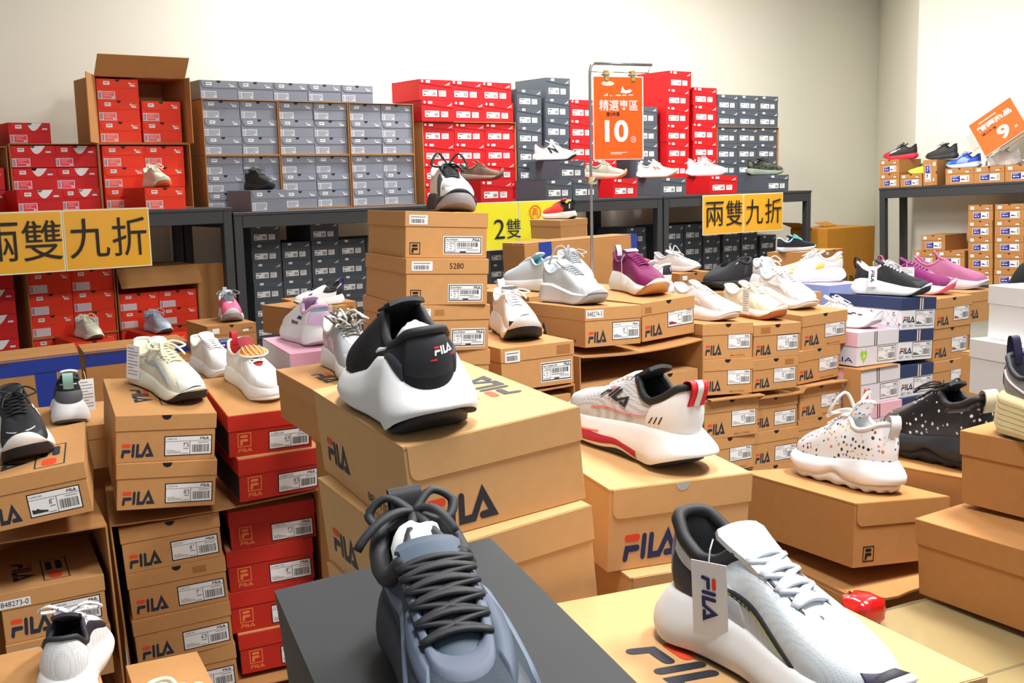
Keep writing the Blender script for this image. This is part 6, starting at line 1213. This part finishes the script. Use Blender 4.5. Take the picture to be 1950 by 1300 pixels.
# hanging sign on its chrome stand
MS = Matrix.Translation((.3112, 4.2, 0)) @ Matrix.Rotation(R(25), 4, 'Z')
ts = thing('sign_stand', MS, 'chrome pole stand beside the rack holding an orange sign', 'sign stand')
mb = MB(); mb.tube(bez([(0, 0, 0), (0, 0, 1.2), (0, 0, 1.90)], 6)+bez([(0, 0, 1.92), (0, 0, 1.966), (.02, 0, 1.968)], 8)+[(.27, 0, 1.968)], .0055, CHROME, 10, up=(0, 1, 0)); obj('pole', mb.mesh('pole', True), ts)
mb = MB(); mb.tube([(.0, 0, 1.938), (.255, 0, 1.938)], .002, CHROME, 8); mb.tube([(.255, 0, 1.938), (.262, 0, 1.966)], .0015, CHROME, 6); obj('cross_wire', mb.mesh('cross_wire', True), ts)
mb = MB(); mb.tube([(0, 0, 0), (0, 0, .02)], .085, CHROME, 28); obj('base', mb.mesh('base'), ts)
mb = MB(); mb.tube([(0, -.0, 1.525), (0, 0, 1.552)], .011, C(196, 168, 120), 9); mb.tube([(-.012, -.004, 1.53), (.004, -.012, 1.54), (.013, -.004, 1.55)], .003, C(196, 168, 120), 6); obj('tape_knot', mb.mesh('tape_knot'), ts)
for x in (.068, .183):
    mb = MB(); mb.box((x-.008, -.012, 1.905), (x+.008, .012, 1.945), mat('clip_tan', (168, 150, 100), .4, .5)); mb.box((x-.011, -.015, 1.925), (x+.011, .015, 1.934), mat('clip_tan', (168, 150, 100))); c_ = obj('clip', mb.mesh('clip', bevel=.002), ts)
tsg = thing('hanging_sign', MS @ Matrix.Translation((.014, -.004, 1.618)), 'orange hanging sign reading 10 in white, clipped to a chrome stand', 'sign')
mb = MB(); mb.box((-.004, .001, -.004), (.216, .003, .306), mat('clear_sleeve', (232, 230, 226), .2, .6)); obj('sleeve', mb.mesh('sleeve'), tsg)
ORS = mat('sheet_orange', (232, 92, 24), .6, .25, noise=.06, nscale=25)
mb = MB(); mb.slab((0, 0, 0), (.21, 0, 0), (0, 0, .302), .0008, ORS); obj('sheet', mb.mesh('sheet'), tsg)
mb = MB(); a = ((0, -.0016, 0), EX, EZ); wt = C(244, 240, 232)
put_text(mb, '精選專區', .022, .178, .04, *a, wt, w=.168, bold=.008); put_text(mb, '10', .045, .062, .082, *a, wt, w=.102, bold=.03); put_text(mb, '元', .163, .066, .012, *a, wt)
mb.flat(stroke2([(.169+.011*math.cos(q*.45), .072+.011*math.sin(q*.45)) for q in range(15)], .0016), *a, wt)
mb.flat(text2('第2件享', .02)[0] and ([(.052+x*.0165, .157+y*.0165) for x, y in text2('第2件享', .02)[0][0]], text2('第2件享', .02)[0][1]), *a, C(30, 22, 14))
for i in range(3): mb.poly([(.043+i*.006+q*.004, .232+(.003+.003*i)*p) for q, p in ((0, 0), (1, 0), (.6, 1.2), (-.2, 1.0))], *a, wt)
mb.poly([(.068+.018*x, .23+.01*y) for x, y in SWOOSH], *a, wt); wavy(mb, .092, .115, .233, .004, *a, wt); wavy(mb, .122, .14, .233, .004, *a, wt); wavy(mb, .15, .17, .235, .003, *a, wt)
mb.poly([(.115+.05*x, .242+.03*y) for x, y in ((0, .1), (.15, .9), (.3, .5), (.5, .35), (.8, .55), (1, .35), (.8, .1), (.4, 0))], *a, wt)
wavy(mb, .07, .14, .022, .002, *a, wt, 2, 2.4); mb.poly([(.06+.028*math.cos(q), .278+.009*math.sin(q)) for q in np.linspace(0, 6.2, 12)], (0, -.0014, 0), EX, EZ, C(238, 214, 196))
obj('lettering', mb.mesh('lettering'), tsg)
# tilted sign on the side-wall rack
M9 = Rm @ Matrix.Translation((.935, -.02, 1.60)) @ Matrix.Rotation(R(-26), 4, 'X') @ Matrix.Rotation(R(-37), 4, 'Y') @ Matrix.Scale(1.2, 4)
t9 = thing('tilted_sign', M9, 'orange sign reading 9, tilted on its corner on the side-wall rack', 'sign')
mb = MB(); mb.slab((0, 0, 0), (.30, 0, 0), (0, 0, .295), -.003, C(236, 226, 214)); obj('backing', mb.mesh('backing'), t9)
mb = MB(); mb.slab((.004, -.0008, .004), (.292, 0, 0), (0, 0, .287), .0008, ORS); obj('sheet', mb.mesh('sheet'), t9)
mb = MB(); a = ((0, -.0026, 0), EX, EZ); put_text(mb, '精選商品', .035, .185, .045, *a, wt, w=.23, bold=.03); put_text(mb, '9', .13, .035, .105, *a, wt, w=.075, bold=.03); put_text(mb, '第2件享', .045, .145, .022, *a, C(30, 22, 14), w=.10, bold=.02); put_text(mb, '折', .235, .06, .02, *a, wt); wavy(mb, .06, .18, .25, .006, *a, wt); obj('lettering', mb.mesh('lettering'), t9)
mb = MB(); mb.slab((-.045, .006, .10), (.045, 0, 0), (0, 0, .13), -.004, C(170, 168, 158)); mb.slab((.10, .006, -.03), (.16, 0, 0), (0, 0, .06), -.004, C(130, 110, 90)); mb.slab((.0, .006, .0), (.05, 0, .0), (0, 0, .1), -.004, C(130, 110, 90)); obj('stand_plate', mb.mesh('stand_plate'), t9)
mb = MB(); mb.tube([(.03, .012, .04), (-.02, .014, -.05)], .006, CHROME, 8); obj('stand_rod', mb.mesh('stand_rod', True), t9)
# black bag behind the white boxes
mb = MB(); g = []
for i in range(13):
    th = math.pi/2*i/12; a = []
    for j in range(24):
        ph = 2*math.pi*j/24; r_ = 1+.05*math.sin(3*ph+i)+.03*math.sin(7*ph+2*i); a.append((.21*math.cos(th)**.7*math.cos(ph)*r_, .16*math.cos(th)**.7*math.sin(ph)*r_, .30*math.sin(th)))
    g.append(a+[a[0]])
tb = thing('black_bag', Matrix.Translation((1.65, 3.3, 1.0)) @ Matrix.Rotation(R(30), 4, 'Z'), 'black fabric bag behind the plain white boxes at the picture edge', 'bag')
mb.grid(g, mat('black_cloth', (16, 16, 18), .9, .2, noise=.3, nscale=20)); obj('body', mb.mesh('body', True), tb)
mb = MB(); mb.tube([(-.16, -.19, .14), (-.16, -.192, .175)], .008, WHITE, 10); mb.tube([(-.16, -.191, .172), (-.16, -.191, .195)], .013, WHITE, 12); obj('toggle', mb.mesh('toggle', True), tb)
shut_carton(Matrix.Translation((1.65, 3.3, .5)) @ Matrix.Rotation(R(30), 4, 'Z'), .42, .36, .497, 'plain brown carton on the floor beneath a pile of shoeboxes', group=BASEG); shut_carton(Matrix.Translation((1.65, 3.3, 0)) @ Matrix.Rotation(R(30), 4, 'Z'), .42, .36, .497, 'plain brown carton on the floor beneath a pile of shoeboxes', group=BASEG)
for n in ('M2', 'M2b', 'M5'): support(n)
support('M1', w=.08, x=.15)
bpy.context.view_layer.update()
